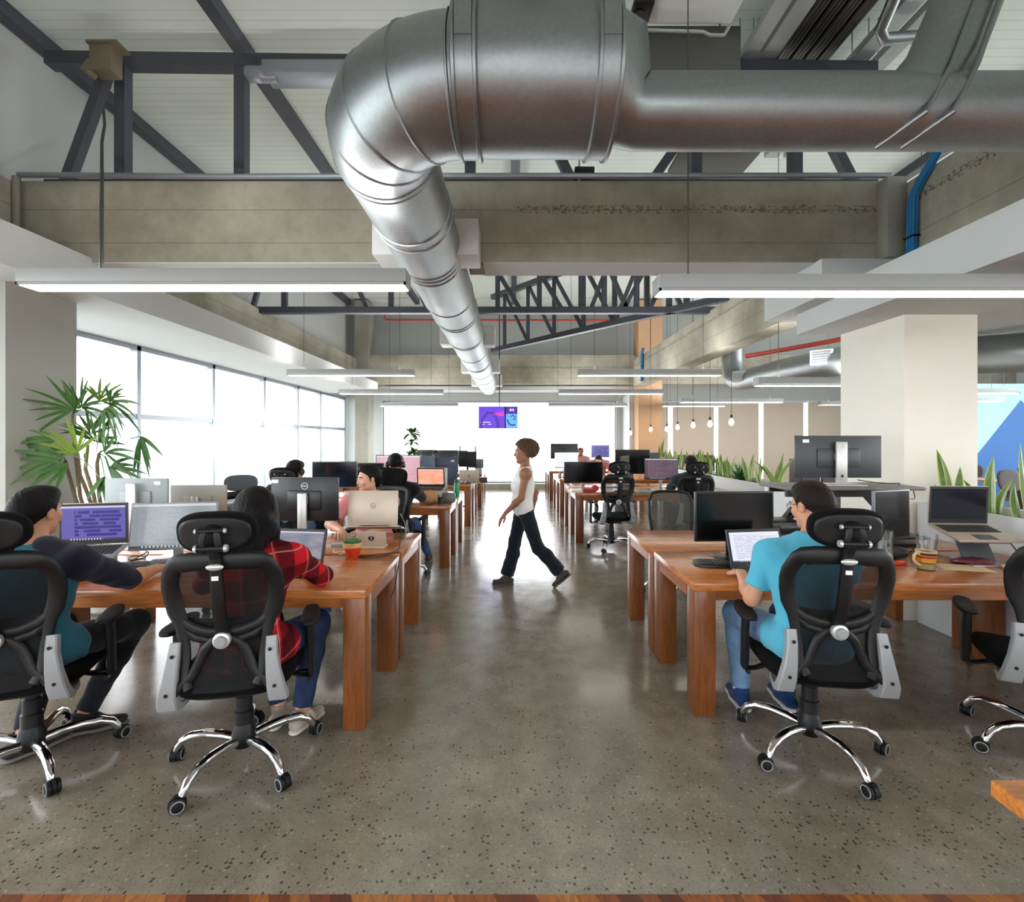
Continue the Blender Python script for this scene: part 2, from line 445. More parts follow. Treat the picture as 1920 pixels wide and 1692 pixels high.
struct('wall_front', m, GREYWALL, 'unseen wall behind the viewpoint, its openings sized for fill light')

# windows: frame + panes
def window_side(name, label, x, ys, z0, z1, zt):
    m = MB()
    for y in ys: m.bx(x-.05, x+.05, y-.035, y+.035, z0, z1)
    m.bx(x-.045, x+.045, ys[0], ys[-1], zt-.035, zt+.035); m.bx(x-.05, x+.05, ys[0], ys[-1], z0, z0+.06); m.bx(x-.05, x+.05, ys[0], ys[-1], z1-.06, z1)
    o = struct(name, m, ALU, label)
    g = MB(); g.bx(x-.004, x+.004, ys[0], ys[-1], z0, z1); g.build('pane', GLASSPANE, o, smooth=0)
    return o
window_side('window_1', 'long bright window along the left side', XL-.1, [4.62, 6.76, 8.46, 10.2, 11.8, 13.2, 15.1], .3, 2.87, 1.88)
window_side('window_2', 'bright window at far left before the pillar', XL-.1, [-4.5, -2.4, -.3, 1.8, 3.97], .3, 2.87, 1.88)
def window_back(name, label, y, xs, z0, z1, zt=None):
    m = MB()
    for x in xs: m.bx(x-.03, x+.03, y-.04, y+.04, z0, z1)
    if zt: m.bx(xs[0], xs[-1], y-.035, y+.035, zt-.03, zt+.03)
    m.bx(xs[0], xs[-1], y-.04, y+.04, z0, z0+.05); m.bx(xs[0], xs[-1], y-.04, y+.04, z1-.05, z1)
    o = struct(name, m, ALU, label)
    g = MB(); g.bx(xs[0], xs[-1], y-.004, y+.004, z0, z1); g.build('pane', GLASSPANE, o, smooth=0)
window_back('window_3', 'wide white window at the far end of the aisle', YB+.12, [-4.1, 3.3], .17, 2.78)
window_back('window_4', 'far right window behind beige roller blinds', YB+.12, [4.3, 12.2], .17, 2.78)
window_back('window_5', 'unseen window behind the viewpoint, sized for fill light', YF-.15, [-5.1, 14.4], .9, 2.9)  # unseen glazing, sized to set the fill light from behind
# roller blinds with bright gaps between
BX = [4.42, 5.0, 6.44, 7.86, 9.27, 10.7, 12.1]
for i in range(6):
    x0, x1 = BX[i]+.07, BX[i+1]-.07
    t = thing('roller_blind', ['narrow beige roller blind beside the far tan pillar', 'beige roller blind second right of the far tan pillar', 'beige roller blind third right of the far tan pillar',
        'beige roller blind left of the big cream pillar, behind the round duct', 'beige roller blind half hidden by the big cream pillar', 'beige roller blind seen past the right of the big cream pillar'][i], 'blind', ((x0+x1)/2, YB-.05, 2.74), 0, 'roller blinds of the far right window')
    b = MB(); b.box((0, 0, -1.26), (x1-x0, .012, 2.5)); b.build('blind_cloth', BLIND, t)
    b = MB(); b.cyl((-(x1-x0)/2, 0, 0), ((x1-x0)/2, 0, 0), .04, n=12); b.build('roller_tube', LAMPW, t)
    b = MB(); b.box((0, 0, -2.51), (x1-x0, .03, .03)); b.build('bottom_bar', LAMPW, t)

# ------------------------------------------------------------------ concrete beams, soffits
def notched(x0, x1, y0, y1, z0, z1, nx0, nx1, nz):
    """cross beam with a rectangular cut-out on its underside where the duct passes"""
    poly = [(x0, z0), (nx0, z0), (nx0, nz), (nx1, nz), (nx1, z0), (x1, z0), (x1, z1), (x0, z1)]
    mt = Matrix(((1, 0, 0, 0), (0, 0, -1, y1), (0, 1, 0, 0), (0, 0, 0, 1)))
    return MB().prism(poly, y1-y0, mt)
struct('cross_beam', notched(-4.45, 3.48, 4.35, 4.70, 3.17, 3.90, -1.03, -.41, 3.50), CONC, 'front concrete cross beam under the roof truss', smooth=0)
struct('cross_beam', notched(-4.12, 3.62, 13.9, 14.2, 3.17, 4.0, -1.03, -.41, 3.50), CONC, 'far concrete cross beam near the back window', smooth=0)
m = MB(); m.bx(3.30, 3.478, 4.22, 4.348, 3.17, 3.88, .01); struct('beam_corbel', m, CONC_PLAIN, 'pale concrete block at the right end of the front beam')
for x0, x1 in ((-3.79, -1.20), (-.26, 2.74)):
    m = MB(); m.bx(x0, x1, 4.36, 4.69, 3.158, 3.17); struct('trim_5' if x0 < -2 else 'trim_6', m, WHITE, 'white strip painting bounced light under the front beam '+('left' if x0 < -2 else 'right')+' of the duct')  # white strip stands in for light bounced onto the beam underside
m = MB(); m.bx(4.3, XR, 13.9, 14.2, 3.17, 4.0); struct('cross_beam', m, CONC, 'far concrete beam over the right bay')
m = MB(); m.bx(-4.8, -4.45, YF, 13.75, 3.12, 3.86); struct('long_beam', m, CONC, 'long concrete beam on the left side')
m = MB(); m.bx(3.48, 3.83, YF, 13.75, 3.08, 3.82); struct('long_beam', m, CONC, 'long concrete beam on the right side')
m = MB(); m.bx(-4.98, -4.8, YF, 14.3, 3.86, ZR); struct('wall_upper', m, GREYWALL, 'grey panel wall over the left beam')
m = MB(); m.bx(XL, -3.8, YF, 4.345, 2.87, 3.2); m.bx(XL, -3.8, 4.345, 13.6, 2.87, 3.168); struct('soffit', m, WHITE, 'white dropped soffit along the left window')
m = MB(); m.bx(2.93, 6.2, YF, 4.94, 2.635, 2.94); struct('soffit', m, WHITE, 'white dropped soffit over the right desks')
m = MB(); m.bx(2.75, 5.2, 4.26, 5.23, 2.84, 3.165); struct('soffit', m, WHITE, 'short white box under the right end of the front beam')
m = MB(); m.bx(-4.1, 3.6, 14.3, YB, 3.02, 3.14); struct('trim_3', m, WHITE, 'pale ledge above the far window')
m = MB(); m.bx(3.5, 3.62, YB-.9, YB, 0, 2.9); struct('trim_4', m, WHITE, 'white jamb right of the far window')

# ------------------------------------------------------------------ steel trusses and purlins
def bar(mb, a, b, w=.09, d=.09):
    a, b = Vector(a), Vector(b); t = (b-a).normalized(); u = Vector((0, 1, 0)) if abs(t.y) < .9 else Vector((0, 0, 1))
    s_ = t.cross(u).normalized(); u = s_.cross(t)
    rr = [[p + s_*sx*w/2 + u*sy*d/2 for sx, sy in ((-1,-1), (1,-1), (1,1), (-1,1))] for p in (a, b)]
    mb.rings(rr)
def truss(label, a, b, zb, zt, posts, diags, zt2=None, pw=.1):
    """a,b: plan ends; posts: fractions; diags: list of (f0,top?,f1,top?)"""
    a, b = Vector(a), Vector(b); zt2 = zt2 or zt
    P = lambda f, top: Vector((a.x+(b.x-a.x)*f, a.y+(b.y-a.y)*f, (zt+(zt2-zt)*f) if top else zb))
    t = thing('roof_truss', label, 'truss', (0, 0, 0), kind='structure')
    m = MB(); bar(m, P(0, 0), P(1, 0), .11, .12); m.build('bottom_chord', STEEL, t, smooth=0)
    m = MB(); bar(m, P(0, 1), P(1, 1), .12, .12); m.build('top_chord', STEEL, t, smooth=0)
    for f in posts:
        m = MB(); bar(m, P(f, 0), P(f, 1), pw, pw); m.build('post', STEEL, t, smooth=0)
    for f0, t0, f1, t1 in diags:
        m = MB(); bar(m, P(f0, t0), P(f1, t1), pw*.85, pw*.85); m.build('brace', STEEL, t, smooth=0)
    return t
fx = lambda x: (x+4.45)/7.93
truss('front dark steel truss standing on the concrete cross beam', (-4.45, 4.62), (3.48, 4.62), 3.98, 5.2,
      [fx(x) for x in (-3.74, -2.6, -.4, 1.76, 2.72)],
      [(fx(-4.3), 0, fx(-3.86), 1), (fx(.6), 0, fx(.05), 1), (fx(1.3), 0, fx(2.1), 1), (fx(3.3), 0, fx(2.72), 1)], 5.1)
truss('middle dark steel truss across the hall beyond the front beam', (-4.6, 8.5), (3.6, 8.5), 3.84, 5.35,
      [.07, .3, .53, .62, .71, .76, .83, .9], [(.0, 0, .05, 1), (.17, 1, .25, 0), (.29, 1, .38, 0), (.47, 1, .58, 0), (.56, 1, .67, 0), (.73, 1, .81, 0), (.73, 0, .80, 1), (.8, 0, .9, 1), (.85, 1, .93, 0)], pw=.085)
truss('slanting dark steel truss running back from the right beam', (3.48, 7.7), (-.5, 12.3), 3.84, 5.2,
      [.12, .25, .37, .5, .64, .78, .92], [(.12, 1, .25, 0), (.25, 1, .37, 0), (.5, 1, .37, 0), (.64, 1, .5, 0), (.78, 1, .64, 0), (.92, 1, .78, 0)], pw=.085)
for x, lb in ((-4.72, 'dark steel purlin under the roof at the far left'), (-2.74, 'dark steel purlin left of the duct elbow'), (.05, 'dark steel purlin above the duct'), (5.9, 'dark steel purlin over the right bay')):
    m = MB(); bar(m, (x, 1.2, 5.53), (x, 13.9, 5.53), .13, .14); o = m.build('purlin', STEEL, smooth=0); tag(o, lb, 'purlin', kind='structure')
m = MB(); m.box((0, 0, 0), (.20, .14, .24), bev=.01); m.box((-.12, -.02, -.08), (.10, .08, .12), (0, R(35), 0), .01); m.box((.02, 0, .13), (.28, .16, .025))
o = m.build('truss_bracket', M('rusty_plate', srgb(120, 112, 92), .6, .3, .3, 9), loc=(-3.72, 4.4, 5.02)); tag(o, 'worn metal bracket where the left purlin meets the truss', 'bracket', kind='structure')
m = MB(); m.bx(-2.3, -.8, 4.4, 4.62, 4.93, 5.05, .01); m.cyl((-2.35, 4.5, 4.98), (-2.2, 4.5, 4.98), .07, n=12); m.box((-2.42, 4.5, 4.98), (.14, .12, .1), bev=.02)
o = m.build('roof_strut', ALU); tag(o, 'silver strut bar joining the purlin left of the duct elbow', 'strut', kind='structure')
m = MB(); m.tube([(-4.42, 4.3, 3.93), (-2.6, 4.32, 3.925), (-.9, 4.32, 3.93), (3.4, 4.32, 3.935)], .025, 8); tag(m.build('conduit', ALU), 'grey conduit pipe lying along the top of the front beam', 'pipe')
m = MB(); m.tube([(-4.69, 5.5, 5.47), (-4.2, 4.95, 4.8), (-3.93, 4.6, 4.41), (-3.4, 3.98, 3.72), (-2.95, 3.45, 3.07), (-2.6, 3.04, 2.62)], .013, 8); tag(m.build('hanging_cable', M('grey_cable', srgb(74, 78, 70), .6)), 'dark cable running down from the left purlin to the nearest left line lamp', 'cable')
m = MB(); m.cyl((-4.42, 4.28, 3.9), (-4.42, 4.28, 3.2), .03, n=10); tag(m.build('down_pipe', M('grey_pipe', srgb(128, 124, 112), .6)), 'grey pipe running down the left corner of the beam', 'pipe')
# ------------------------------------------------------------------ desks
def make_desk(label, L=2.415, D=.77, H=.75):
    t = thing('desk', label, 'desk', group='wooden desks in facing pairs')
    m = MB(); m.box((0, 0, H-.022), (L, D, .044), bev=.004); m.build('tabletop', WOOD, t)
    for s in (-1, 1):
        m = MB(); m.box((0, s*(D/2-.105), H-.085), (L-.25, .025, .08)); m.build('apron', WOOD, t)
        m = MB(); m.box((s*(L/2-.014), 0, H-.074), (.025, D-.25, .06)); m.build('end_rail', WOODE, t)
    for sx in (-1, 1):
        for sy in (-1, 1):
            m = MB(); m.box((sx*(L/2-.0625), sy*(D/2-.0625), (H-.044)/2), (.12, .12, H-.044), bev=.004); m.build('leg', WOODL, t)
    return t
DESK0 = make_desk('x')
_first = [True]
def desk(x0, y0, label):
    o = DESK0 if _first[0] else copy_tree(DESK0); _first[0] = False
    o.location = (x0+2.415/2, y0+.385, 0); o['label'] = label; return o
desk(-3.2, 2.57, 'nearest left wooden desk, with the small red potted succulent on its corner')
desk(-3.2, 3.385, 'left wooden desk behind the nearest left one, with silver laptop lids at its aisle end')
desk(1.024, 2.695, 'nearest right wooden desk, with the striped mug and the blue shirted man')
desk(1.024, 3.50, 'right wooden desk facing the nearest right one, under the sit-stand riser')
desk(-3.17, 5.80, 'left wooden desk of the second row, where the black shirted man sits')
desk(-3.17, 6.615, 'left wooden desk behind the second row one, with the green bottle side')
desk(-3.15, 8.60, 'left wooden desk of the third row, with the open silver laptop lid')
desk(-3.15, 9.415, 'left wooden desk backing onto the third row one')
desk(-3.12, 11.3, 'farthest left wooden desk pair, near half')
desk(-3.12, 12.115, 'farthest left wooden desk pair, half nearest the window')
desk(.955, 7.20, 'right wooden desk of the second row, in front of the empty black chair')
desk(.955, 8.015, 'right wooden desk backing onto the second row one')
desk(.965, 9.70, 'right wooden desk of the third row')
desk(.965, 10.515, 'right wooden desk backing onto the third row one')
desk(.945, 12.2, 'farthest right wooden desk pair, near half')
desk(.945, 13.0, 'farthest right wooden desk pair, half nearest the window')
# corner of a table near the viewpoint
t = thing('table', 'corner of an orange wooden table at the lower right edge of the view', 'table', (1.9, .62, 0), 0)
TW = wood('orange_table_wood', srgb(196, 118, 50), srgb(222, 146, 70), srgb(176, 98, 42), 'X', .3, .3)
m = MB(); m.bx(-.755, .8, -.5, .53, .705, .745, .004); m.build('tabletop', TW, t)
for sx, sy in ((-.55, .35), (.7, .4), (-.6, -.4), (.7, -.4)):
    m = MB(); m.box((sx, sy, .3525), (.07, .07, .705), bev=.003); m.build('leg', WOODL, t)

# ------------------------------------------------------------------ office chairs
BLK = M('black_plastic', srgb(17, 18, 19), .45, var=.1, scale=20, bump=.05, spec=.32)
BLK2 = M('black_rubber', srgb(14, 15, 16), .6, var=.1, spec=.3)
SEATF = M('black_seat_fabric', srgb(9, 10, 11), .95, var=.2, scale=300, bump=.3, spec=.15)
LGREY = M('light_grey_plastic', srgb(146, 149, 151), .4, var=.03)
SILV = M('silver_plastic', srgb(196, 198, 198), .3, .5, var=.03)
CHROME = M('chrome', srgb(214, 214, 216), .08, 1, var=.02)
MESH = net('black_mesh_fabric', srgb(8, 9, 10), .17)
def lerp(tab, x):
    for (a, fa), (b, fb) in zip(tab, tab[1:]):
        if x <= b: 
            t = max(0, (x-a)/(b-a)); t = t*t*(3-2*t)*.5+t*.5; return fa+(fb-fa)*t
    return tab[-1][1]
HW = [(.48, .15), (.54, .175), (.64, .18), (.70, .187), (.76, .207), (.84, .235), (.92, .245), (.98, .238), (1.03, .213), (1.06, .175), (1.085, .09)]
def by(x, z): return -.25 - (.085*((z-.72)/.36)**2 if z > .72 else .03*((.72-z)/.22)**2) + .55*x*x
def P3(x, z, off=0): return (x, by(x, z)-off, z)
def make_chair(label, grey=False):
    plastic = LGREY if grey else BLK
    t = thing('office_chair', label, 'office chair', group='mesh office chairs')
    # base
    m = MB()
    for k in range(5):
        a = R(72*k+90)
        ca, sa = math.cos(a), math.sin(a)
        pts = [(.03, .112), (.10, .128), (.18, .134), (.25, .126), (.295, .103), (.318, .07), (.322, .058)]
        m.tube([(r*ca, r*sa, z) for r, z in pts], [.022, .0215, .021, .020, .0185, .0165, .015], 10)
    m.build('star_base', CHROME, t)
    m = MB(); m.lathe([(.046, .082), (.052, .09), (.055, .125), (.050, .165), (.042, .19)], 24); m.build('hub', BLK, t)
    for k in range(5):
        a = R(72*k+90); cx, cy = .325*math.cos(a), .325*math.sin(a)
        th = a+R(60+40*k); d = Vector((math.cos(th), math.sin(th), 0)); s = Vector((-d.y, d.x, 0)); c = Vector((cx, cy, 0)) - d*.014
        m = MB(); m.cyl((cx, cy, .035), (cx, cy, .066), .011, n=10)
        m.cyl(c - s*.006 + Vector((0, 0, .033)), c + s*.006 + Vector((0, 0, .033)), .034, n=18)
        for sg in (-1, 1):
            m.tube([c + s*sg*.007 + Vector((0, 0, .031)), c + s*sg*.010 + Vector((0, 0, .031)), c + s*sg*.022 + Vector((0, 0, .031)), c + s*sg*.026 + Vector((0, 0, .031))], [.027, .031, .031, .025], 18)
        cst = m.build('caster', BLK2, t)
        for sg in (-1, 1):
            m = MB(); q = c + s*sg*.0262 + Vector((0, 0, .031)); n_ = 20
            def ring(r, o_): return [q + s*sg*o_ + d*(r*math.cos(2*math.pi*i/n_)) + Vector((0, 0, r*math.sin(2*math.pi*i/n_))) for i in range(n_)]
            m.rings([ring(.0265, -.002), ring(.0265, .001), ring(.022, .001), ring(.022, -.002)], True, False, False)
            m.build('wheel_ring', LGREY, cst)
    m = MB(); m.lathe([(.042, .15), (.042, .25), (.036, .255), (.036, .32), (.031, .325), (.031, .40)], 20); m.build('gas_column', BLK, t)
    m = MB(); m.box((0, -.01, .405), (.20, .26, .05), bev=.012); m.cyl((.10, .03, .40), (.26, .03, .395), .007, n=8); m.box((.27, .03, .395), (.05, .03, .014), bev=.005)
    m.cyl((0, .14, .39), (0, .19, .39), .03, n=14); m.build('tilt_mechanism', BLK2, t)
    # seat
    m = MB(); m.pad((0, .005, .467), .50, .50, .085, 3.6, edge=.22, crown=.08)
    for v in m.bm.verts:
        y = v.co.y; v.co.z += -.03*max(0, (y-.1)/.15)**2 - .012*math.cos(v.co.x*6)*(1 if v.co.z > .49 else 0)
    m.build('seat', SEATF, t)
    m = MB(); m.pad((0, 0, .43), .46, .46, .03, 3.4, edge=.2); m.build('seat_pan', BLK, t)
    # backrest frame
    m = MB()
    zs = [.495, .53, .58, .64, .70, .76, .82, .88, .93, .97, 1.005, 1.03]
    left = [P3(-(lerp(HW, z)-.022-(.014 if z > .75 else 0)), z) for z in zs]
    top = [P3(-.16, 1.04), P3(-.115, 1.047), P3(-.06, 1.05), P3(0, 1.051), P3(.06, 1.05), P3(.115, 1.047), P3(.16, 1.04)]
    right = [P3(lerp(HW, z)-.022-(.014 if z > .75 else 0), z) for z in reversed(zs)]
    path = left + top[0:] + right
    wd = [(.9, .6)]*2 + [(1.05, .62)]*3 + [(1.3, .62)] + [(1.55, .62)]*6 + [(1.75, .62)]*7 + [(1.55, .62)]*6 + [(1.3, .62)] + [(1.05, .62)]*3 + [(.9, .6)]*2
    m.tube(path, .023, 12, flat=wd, up=(0, -1, 0))
    sm = [P3(-.205, .83), P3(-.18, .785), P3(-.13, .748), P3(-.07, .727), P3(0, .72), P3(.07, .727), P3(.13, .748), P3(.18, .785), P3(.205, .83)]
    m.tube(sm, .020, 10, flat=[(1.0, .55)]*2+[(1.15, .6)]*5+[(1.0, .55)]*2, up=(0, -1, 0))
    for s in (-1, 1):
        m.tube([P3(s*.0, .70, .004), P3(s*.045, .685, .004), P3(s*.08, .65, .004), P3(s*.098, .605), P3(s*.122, .55), P3(s*.19, .485, .008)], .021, 10, flat=(1, .55), up=(0, -1, 0))
        m.tube([P3(s*.19, .80), P3(s*.165, .75), P3(s*.12, .705), P3(s*.06, .69)], .018, 10, flat=(1, .55), up=(0, -1, 0))
    m.build('back_frame', BLK, t)
    m = MB(); m.grid(lambda a, b: Vector(P3((b*2-1)*(lerp(HW, .475+a*.585)-.03), .475+a*.585, -.010)), 22, 12); m.build('back_mesh', MESH, t, fix=False)
    m = MB(); m.tube([P3(-.16, .765, -.02), P3(-.05, .755, -.02), P3(.05, .755, -.02), P3(.16, .765, -.02)], .022, 8, flat=(1, .4), up=(0, -1, 0)); m.build('lumbar_pad', BLK2, t)
    # spine
    m = MB()
    sp = [P3(0, 1.09, .02), P3(0, 1.03, .034), P3(0, .95, .05), P3(0, .88, .058), P3(0, .81, .05), P3(0, .75, .03), P3(0, .70, .012)]
    m.tube(sp, [.021, .025, .026, .027, .027, .026, .024], 12, flat=[(1, .5)]*7, up=(0, -1, 0), power=.6)
    m.tube([P3(0, 1.045, .05), P3(0, 1.03, .052)], .001, 4)
    spn = m.build('spine', BLK, t)
    m = MB(); m.ell(P3(0, 1.032, .048), (.034, .008, .014), n=18); m.build('badge', SILV, spn)
    m = MB(); m.box(P3(0, .985, .062), (.026, .003, .018)); m.build('sticker', M('paper_label', srgb(232, 232, 228), .6, var=.02), spn)
    m = MB(); m.lathe([(.034, 0), (.036, .012), (.034, .022), (.026, .026)], 24, P3(0, .70, .02), (R(90), 0, 0)); k = m.build('lumbar_knob', SILV, t)
    m = MB(); m.lathe([(.024, 0), (.024, .012), (.021, .016)], 24, P3(0, .70, .046), (R(90), 0, 0)); m.build('knob_cap', LGREY, k)
    # headrest
    m = MB(); m.pad((0, 0, 0), .305, .175, .046, 2.7, n=44, edge=.16, crown=-.02)
    for v in m.bm.verts: v.co.z += 1.0*v.co.x**2 - .6*min(0, v.co.y)**2
    mt = Matrix.Translation((0, -.345, 1.175)) @ Matrix.Rotation(R(-80), 4, 'X') @ Matrix.Rotation(R(180), 4, 'Z')
    for v in m.bm.verts: v.co = mt @ v.co
    hr = m.build('headrest', SEATF if not grey else LGREY, t)
    m = MB(); m.pad((0, 0, -.022), .275, .145, .02, 2.7, n=44, edge=.2)
    for v in m.bm.verts: v.co.z += 1.0*v.co.x**2 - .6*min(0, v.co.y)**2
    for v in m.bm.verts: v.co = mt @ v.co
    m.build('headrest_shell', BLK, hr)
    m = MB()
    m.cyl((-.05, -.40, 1.118), (.05, -.40, 1.118), .015, n=14); m.cyl((-.05, -.405, 1.19), (.05, -.405, 1.19), .011, n=14)
    for s in (-1, 1): m.tube([(s*.03, -.40, 1.118), (s*.028, -.412, 1.15), (s*.022, -.405, 1.19)], .013, 8, flat=(1, .7))
    m.tube([(0, -.40, 1.118), (0, -.385, 1.10), (0, -.365, 1.07)], .02, 8, flat=(1, .5), up=(0, -1, 0))
    m.tube([(0, -.405, 1.19), (0, -.385, 1.20), (0, -.37, 1.2)], .03, 8, flat=(1, .5))
    br = m.build('headrest_bracket', BLK, t)
    m = MB()
    for s in (-1, 1): m.cyl((s*.05, -.40, 1.118), (s*.062, -.40, 1.118), .017, .014, 14); m.cyl((s*.05, -.405, 1.19), (s*.058, -.405, 1.19), .011, .009, 12)
    m.build('pivot_cap', SILV, br)
    # grey side brackets, armrests
    for s in (-1, 1):
        m = MB()
        pts = [(s*.188, by(.19, .68)-.012, .69), (s*.192, -.262, .62), (s*.202, -.27, .54), (s*.213, -.268, .47), (s*.217, -.25, .425), (s*.214, -.20, .40), (s*.20, -.10, .395), (s*.17, -.02, .405)]
        sd = [(.021, .020), (.023, .021), (.029, .021), (.036, .021), (.039, .021), (.034, .017), (.026, .012), (.020, .010)]
        rs = []
        for i, p in enumerate(pts):
            p = Vector(p); a = Vector(pts[max(0, i-1)]); b = Vector(pts[min(len(pts)-1, i+1)]); T = (b-a).normalized()
            X = Vector((1, 0, 0)); W = X.cross(T).normalized(); hx, hw = sd[i]; bv = .006
            rs.append([p + X*x + W*y for x, y in ((-hx, -hw+bv), (-hx+bv, -hw), (hx-bv, -hw), (hx, -hw+bv), (hx, hw-bv), (hx-bv, hw), (-hx+bv, hw), (-hx, hw-bv))])
        m.rings(rs); bk = m.build('side_bracket', LGREY, t); 
        for zz in (.645, .487): 
            yy = -.262 if zz > .6 else -.269; m = MB()
            m.cyl((s*(.190 if zz > .6 else .21), yy-.026+.004, zz), (s*(.190 if zz > .6 else .21), yy-.023, zz), .008, n=12)
            m.build('bolt', BLK2, bk)
        arm = MB()
        arm.tube([(s*.17, .03, .405), (s*.25, .035, .375), (s*.285, .04, .37), (s*.297, .04, .39)], .012, 8, flat=(1.6, .8))
        arm.tube([(s*.297, .04, .375), (s*.298, .035, .46), (s*.298, .03, .56), (s*.296, .025, .655)], .021, 10, flat=(.75, 1.5), up=(0, 1, 0), power=.6)
        arm.tube([(s*.297, -.02, .375), (s*.29, .10, .372)], .011, 8)
        am = arm.build('armrest', BLK, t)
        pm = MB(); pm.pad((0, 0, 0), .085, .27, .026, 3.0, edge=.25)
        for v in pm.bm.verts: v.co.z += .25*max(0, v.co.y)**2*1.2 - .9*v.co.x**2; v.co.x += s*-.25*v.co.y**2
        for v in pm.bm.verts: v.co = Vector((s*.296, .04, .67)) + Matrix.Rotation(R(s*6), 3, 'Z') @ v.co
        pm.build('arm_pad', BLK2, am)
    return t
CH0 = make_chair('black mesh office chair that the woman in the red plaid shirt sits on')
CH0.location = (-1.30, 2.33, 0); CH0.rotation_euler = (0, 0, R(12))
dup(CH0, 'black mesh office chair at the left edge under the man in the navy sleeved shirt', (-2.30, 2.30, 0), R(20))
c3 = dup(CH0, 'black mesh office chair under the man in the bright blue shirt', (1.50, 2.42, 0), R(-8))
c4 = dup(CH0, 'empty black mesh office chair cut by the right edge of the view', (2.68, 2.41, 0), R(-27))
dup(CH0, 'office chair under the pink shirted man, its wheels seen below the left desks', (-1.32, 4.62, 0), R(160))
cw = dup(CH0, 'empty office chair by the left window with its headrest turned to the palm', (-2.56, 4.60, 0), R(215), scale=(1, 1, .95))
dup(CH0, 'office chair under the pale blue shirted person, left second row', (-2.43, 5.43, 0), R(0))
dup(CH0, 'office chair with a headrest under the man in the black shirt and headphones', (-1.30, 5.45, 0), R(-8))
dup(CH0, 'empty black office chair standing at the right second row desk beside the aisle', (1.42, 6.85, 0), R(8))
dup(CH0, 'black office chair at the right second row desk under the dark shirted man', (2.52, 6.75, 0), R(-6))
GFAB = M('grey_seat_fabric', srgb(86, 92, 98), .9, var=.1, scale=200)
for k_ in cw.children:
    if k_.name.startswith('headrest') and 'bracket' not in k_.name:
        k_.data = k_.data.copy(); k_.data.materials[0] = GFAB
        for q_ in k_.children: q_.data = q_.data.copy(); q_.data.materials[0] = GFAB
for c_, a_ in ((c3, -18), (c4, -24), (CH0, 8)):
    for k_ in c_.children:
        if k_.name.startswith(('star_base', 'caster')): k_.rotation_euler = (0, 0, R(a_))
# low mesh chair without headrest behind the right desk pair
t = thing('task_chair', 'grey mesh task chair without headrest behind the nearest right desks', 'office chair', (1.62, 4.75, 0), R(172))
GM = net('grey_mesh_fabric', srgb(92, 94, 88), .25)
m = MB(); m.lathe([(.04, .08), (.042, .14), (.03, .16)], 16)
for k in range(5):
    a = R(72*k+55); m.tube([(r*math.cos(a), r*math.sin(a), z) for r, z in ((.03, .11), (.17, .125), (.27, .11), (.315, .065))], .016, 8)
m.build('star_base', CHROME, t)
for k in range(5):
    a = R(72*k+55); m = MB(); c = Vector((.32*math.cos(a), .32*math.sin(a), .031))
    m.cyl(c+Vector((-.022, 0, 0)), c+Vector((.022, 0, 0)), .031, n=16); m.build('caster', BLK2, t)
m = MB(); m.cyl((0, 0, .15), (0, 0, .41), .028, n=16); m.build('gas_column', BLK, t)
m = MB(); m.pad((0, .01, .455), .48, .47, .08, 3.4, edge=.22); m.build('seat', SEATF, t)
m = MB(); pth = [(-.19, -.235, .58), (-.215, -.255, .75), (-.215, -.285, .92), (-.18, -.30, .99), (-.10, -.31, 1.01), (.10, -.31, 1.01), (.18, -.30, .99), (.215, -.285, .92), (.215, -.255, .75), (.19, -.235, .58), (.1, -.23, .55), (-.1, -.23, .55), (-.19, -.235, .58)]
m.tube(pth, .016, 8); m.tube([(0, -.23, .55), (0, -.2, .45), (0, -.05, .41)], .025, 8); m.build('back_frame', BLK, t)
m = MB(); m.grid(lambda a, b: Vector(((b*2-1)*(.20-.03*(abs(a*2-1))**3), -.235-.072*a+.3*((b*2-1)*.2)**2, .555+a*.45)), 12, 8); m.build('back_mesh', GM, t, fix=False)

# ------------------------------------------------------------------ suspended line lamps
WIRE = M('lamp_wire', srgb(70, 68, 64), .5)
def line_lamp(x0, x1, y, z, label, group='suspended linear lamps', top=ZR, wires=(.12, .88), h=.095, w=.15, up=True):
    t = thing('linear_lamp', label, 'ceiling lamp', ((x0+x1)/2, y, z), 0, group); L = x1-x0
    m = MB(); m.box((0, 0, h/2+.012), (L, w, h-.012), bev=.003); m.box((0, -w/2+.006, .008), (L, .012, .016)); m.box((0, w/2-.006, .008), (L, .012, .016))
    for s in (-1, 1): m.box((s*(L/2-.006), 0, .008), (.012, w, .016))
    m.build('housing', LAMPH, t)
    m = MB(); m.box((0, 0, .005), (L-.026, w-.026, .016)); m.build('diffuser', GLOW, t)
    if up: m = MB(); m.box((0, 0, h+.004), (L-.05, w-.07, .0056)); m.build('roof_fill_strip', ROOF_FILL, t)  # unseen glowing strip, added to throw light up at the roof
    for f in wires:
        m = MB(); xx = -L/2+L*f; m.cyl((xx, 0, h), (xx, 0, top-z), .004, n=6); m.build('hanging_wire', WIRE, t)
    return t
line_lamp(-3.06, -.655, 3.03, 2.515, 'long white line lamp hanging over the nearest left desks', wires=())
line_lamp(.893, 3.30, 2.98, 2.462, 'long white line lamp hanging over the nearest right desks', wires=(.083,), up=False)
line_lamp(-3.72, -1.62, 8.0, 2.62, 'white line lamp over the left second row')
line_lamp(1.09, 3.47, 8.0, 2.62, 'white line lamp over the right second row')
line_lamp(-3.77, -1.5, 10.5, 2.55, 'white line lamp over the left third row')
line_lamp(1.02, 3.3, 10.5, 2.55, 'white line lamp over the right third row')
line_lamp(-3.62, -1.48, 13.2, 2.46, 'white line lamp over the left desks farthest back')
line_lamp(1.0, 3.15, 13.2, 2.46, 'white line lamp over the right desks farthest back')
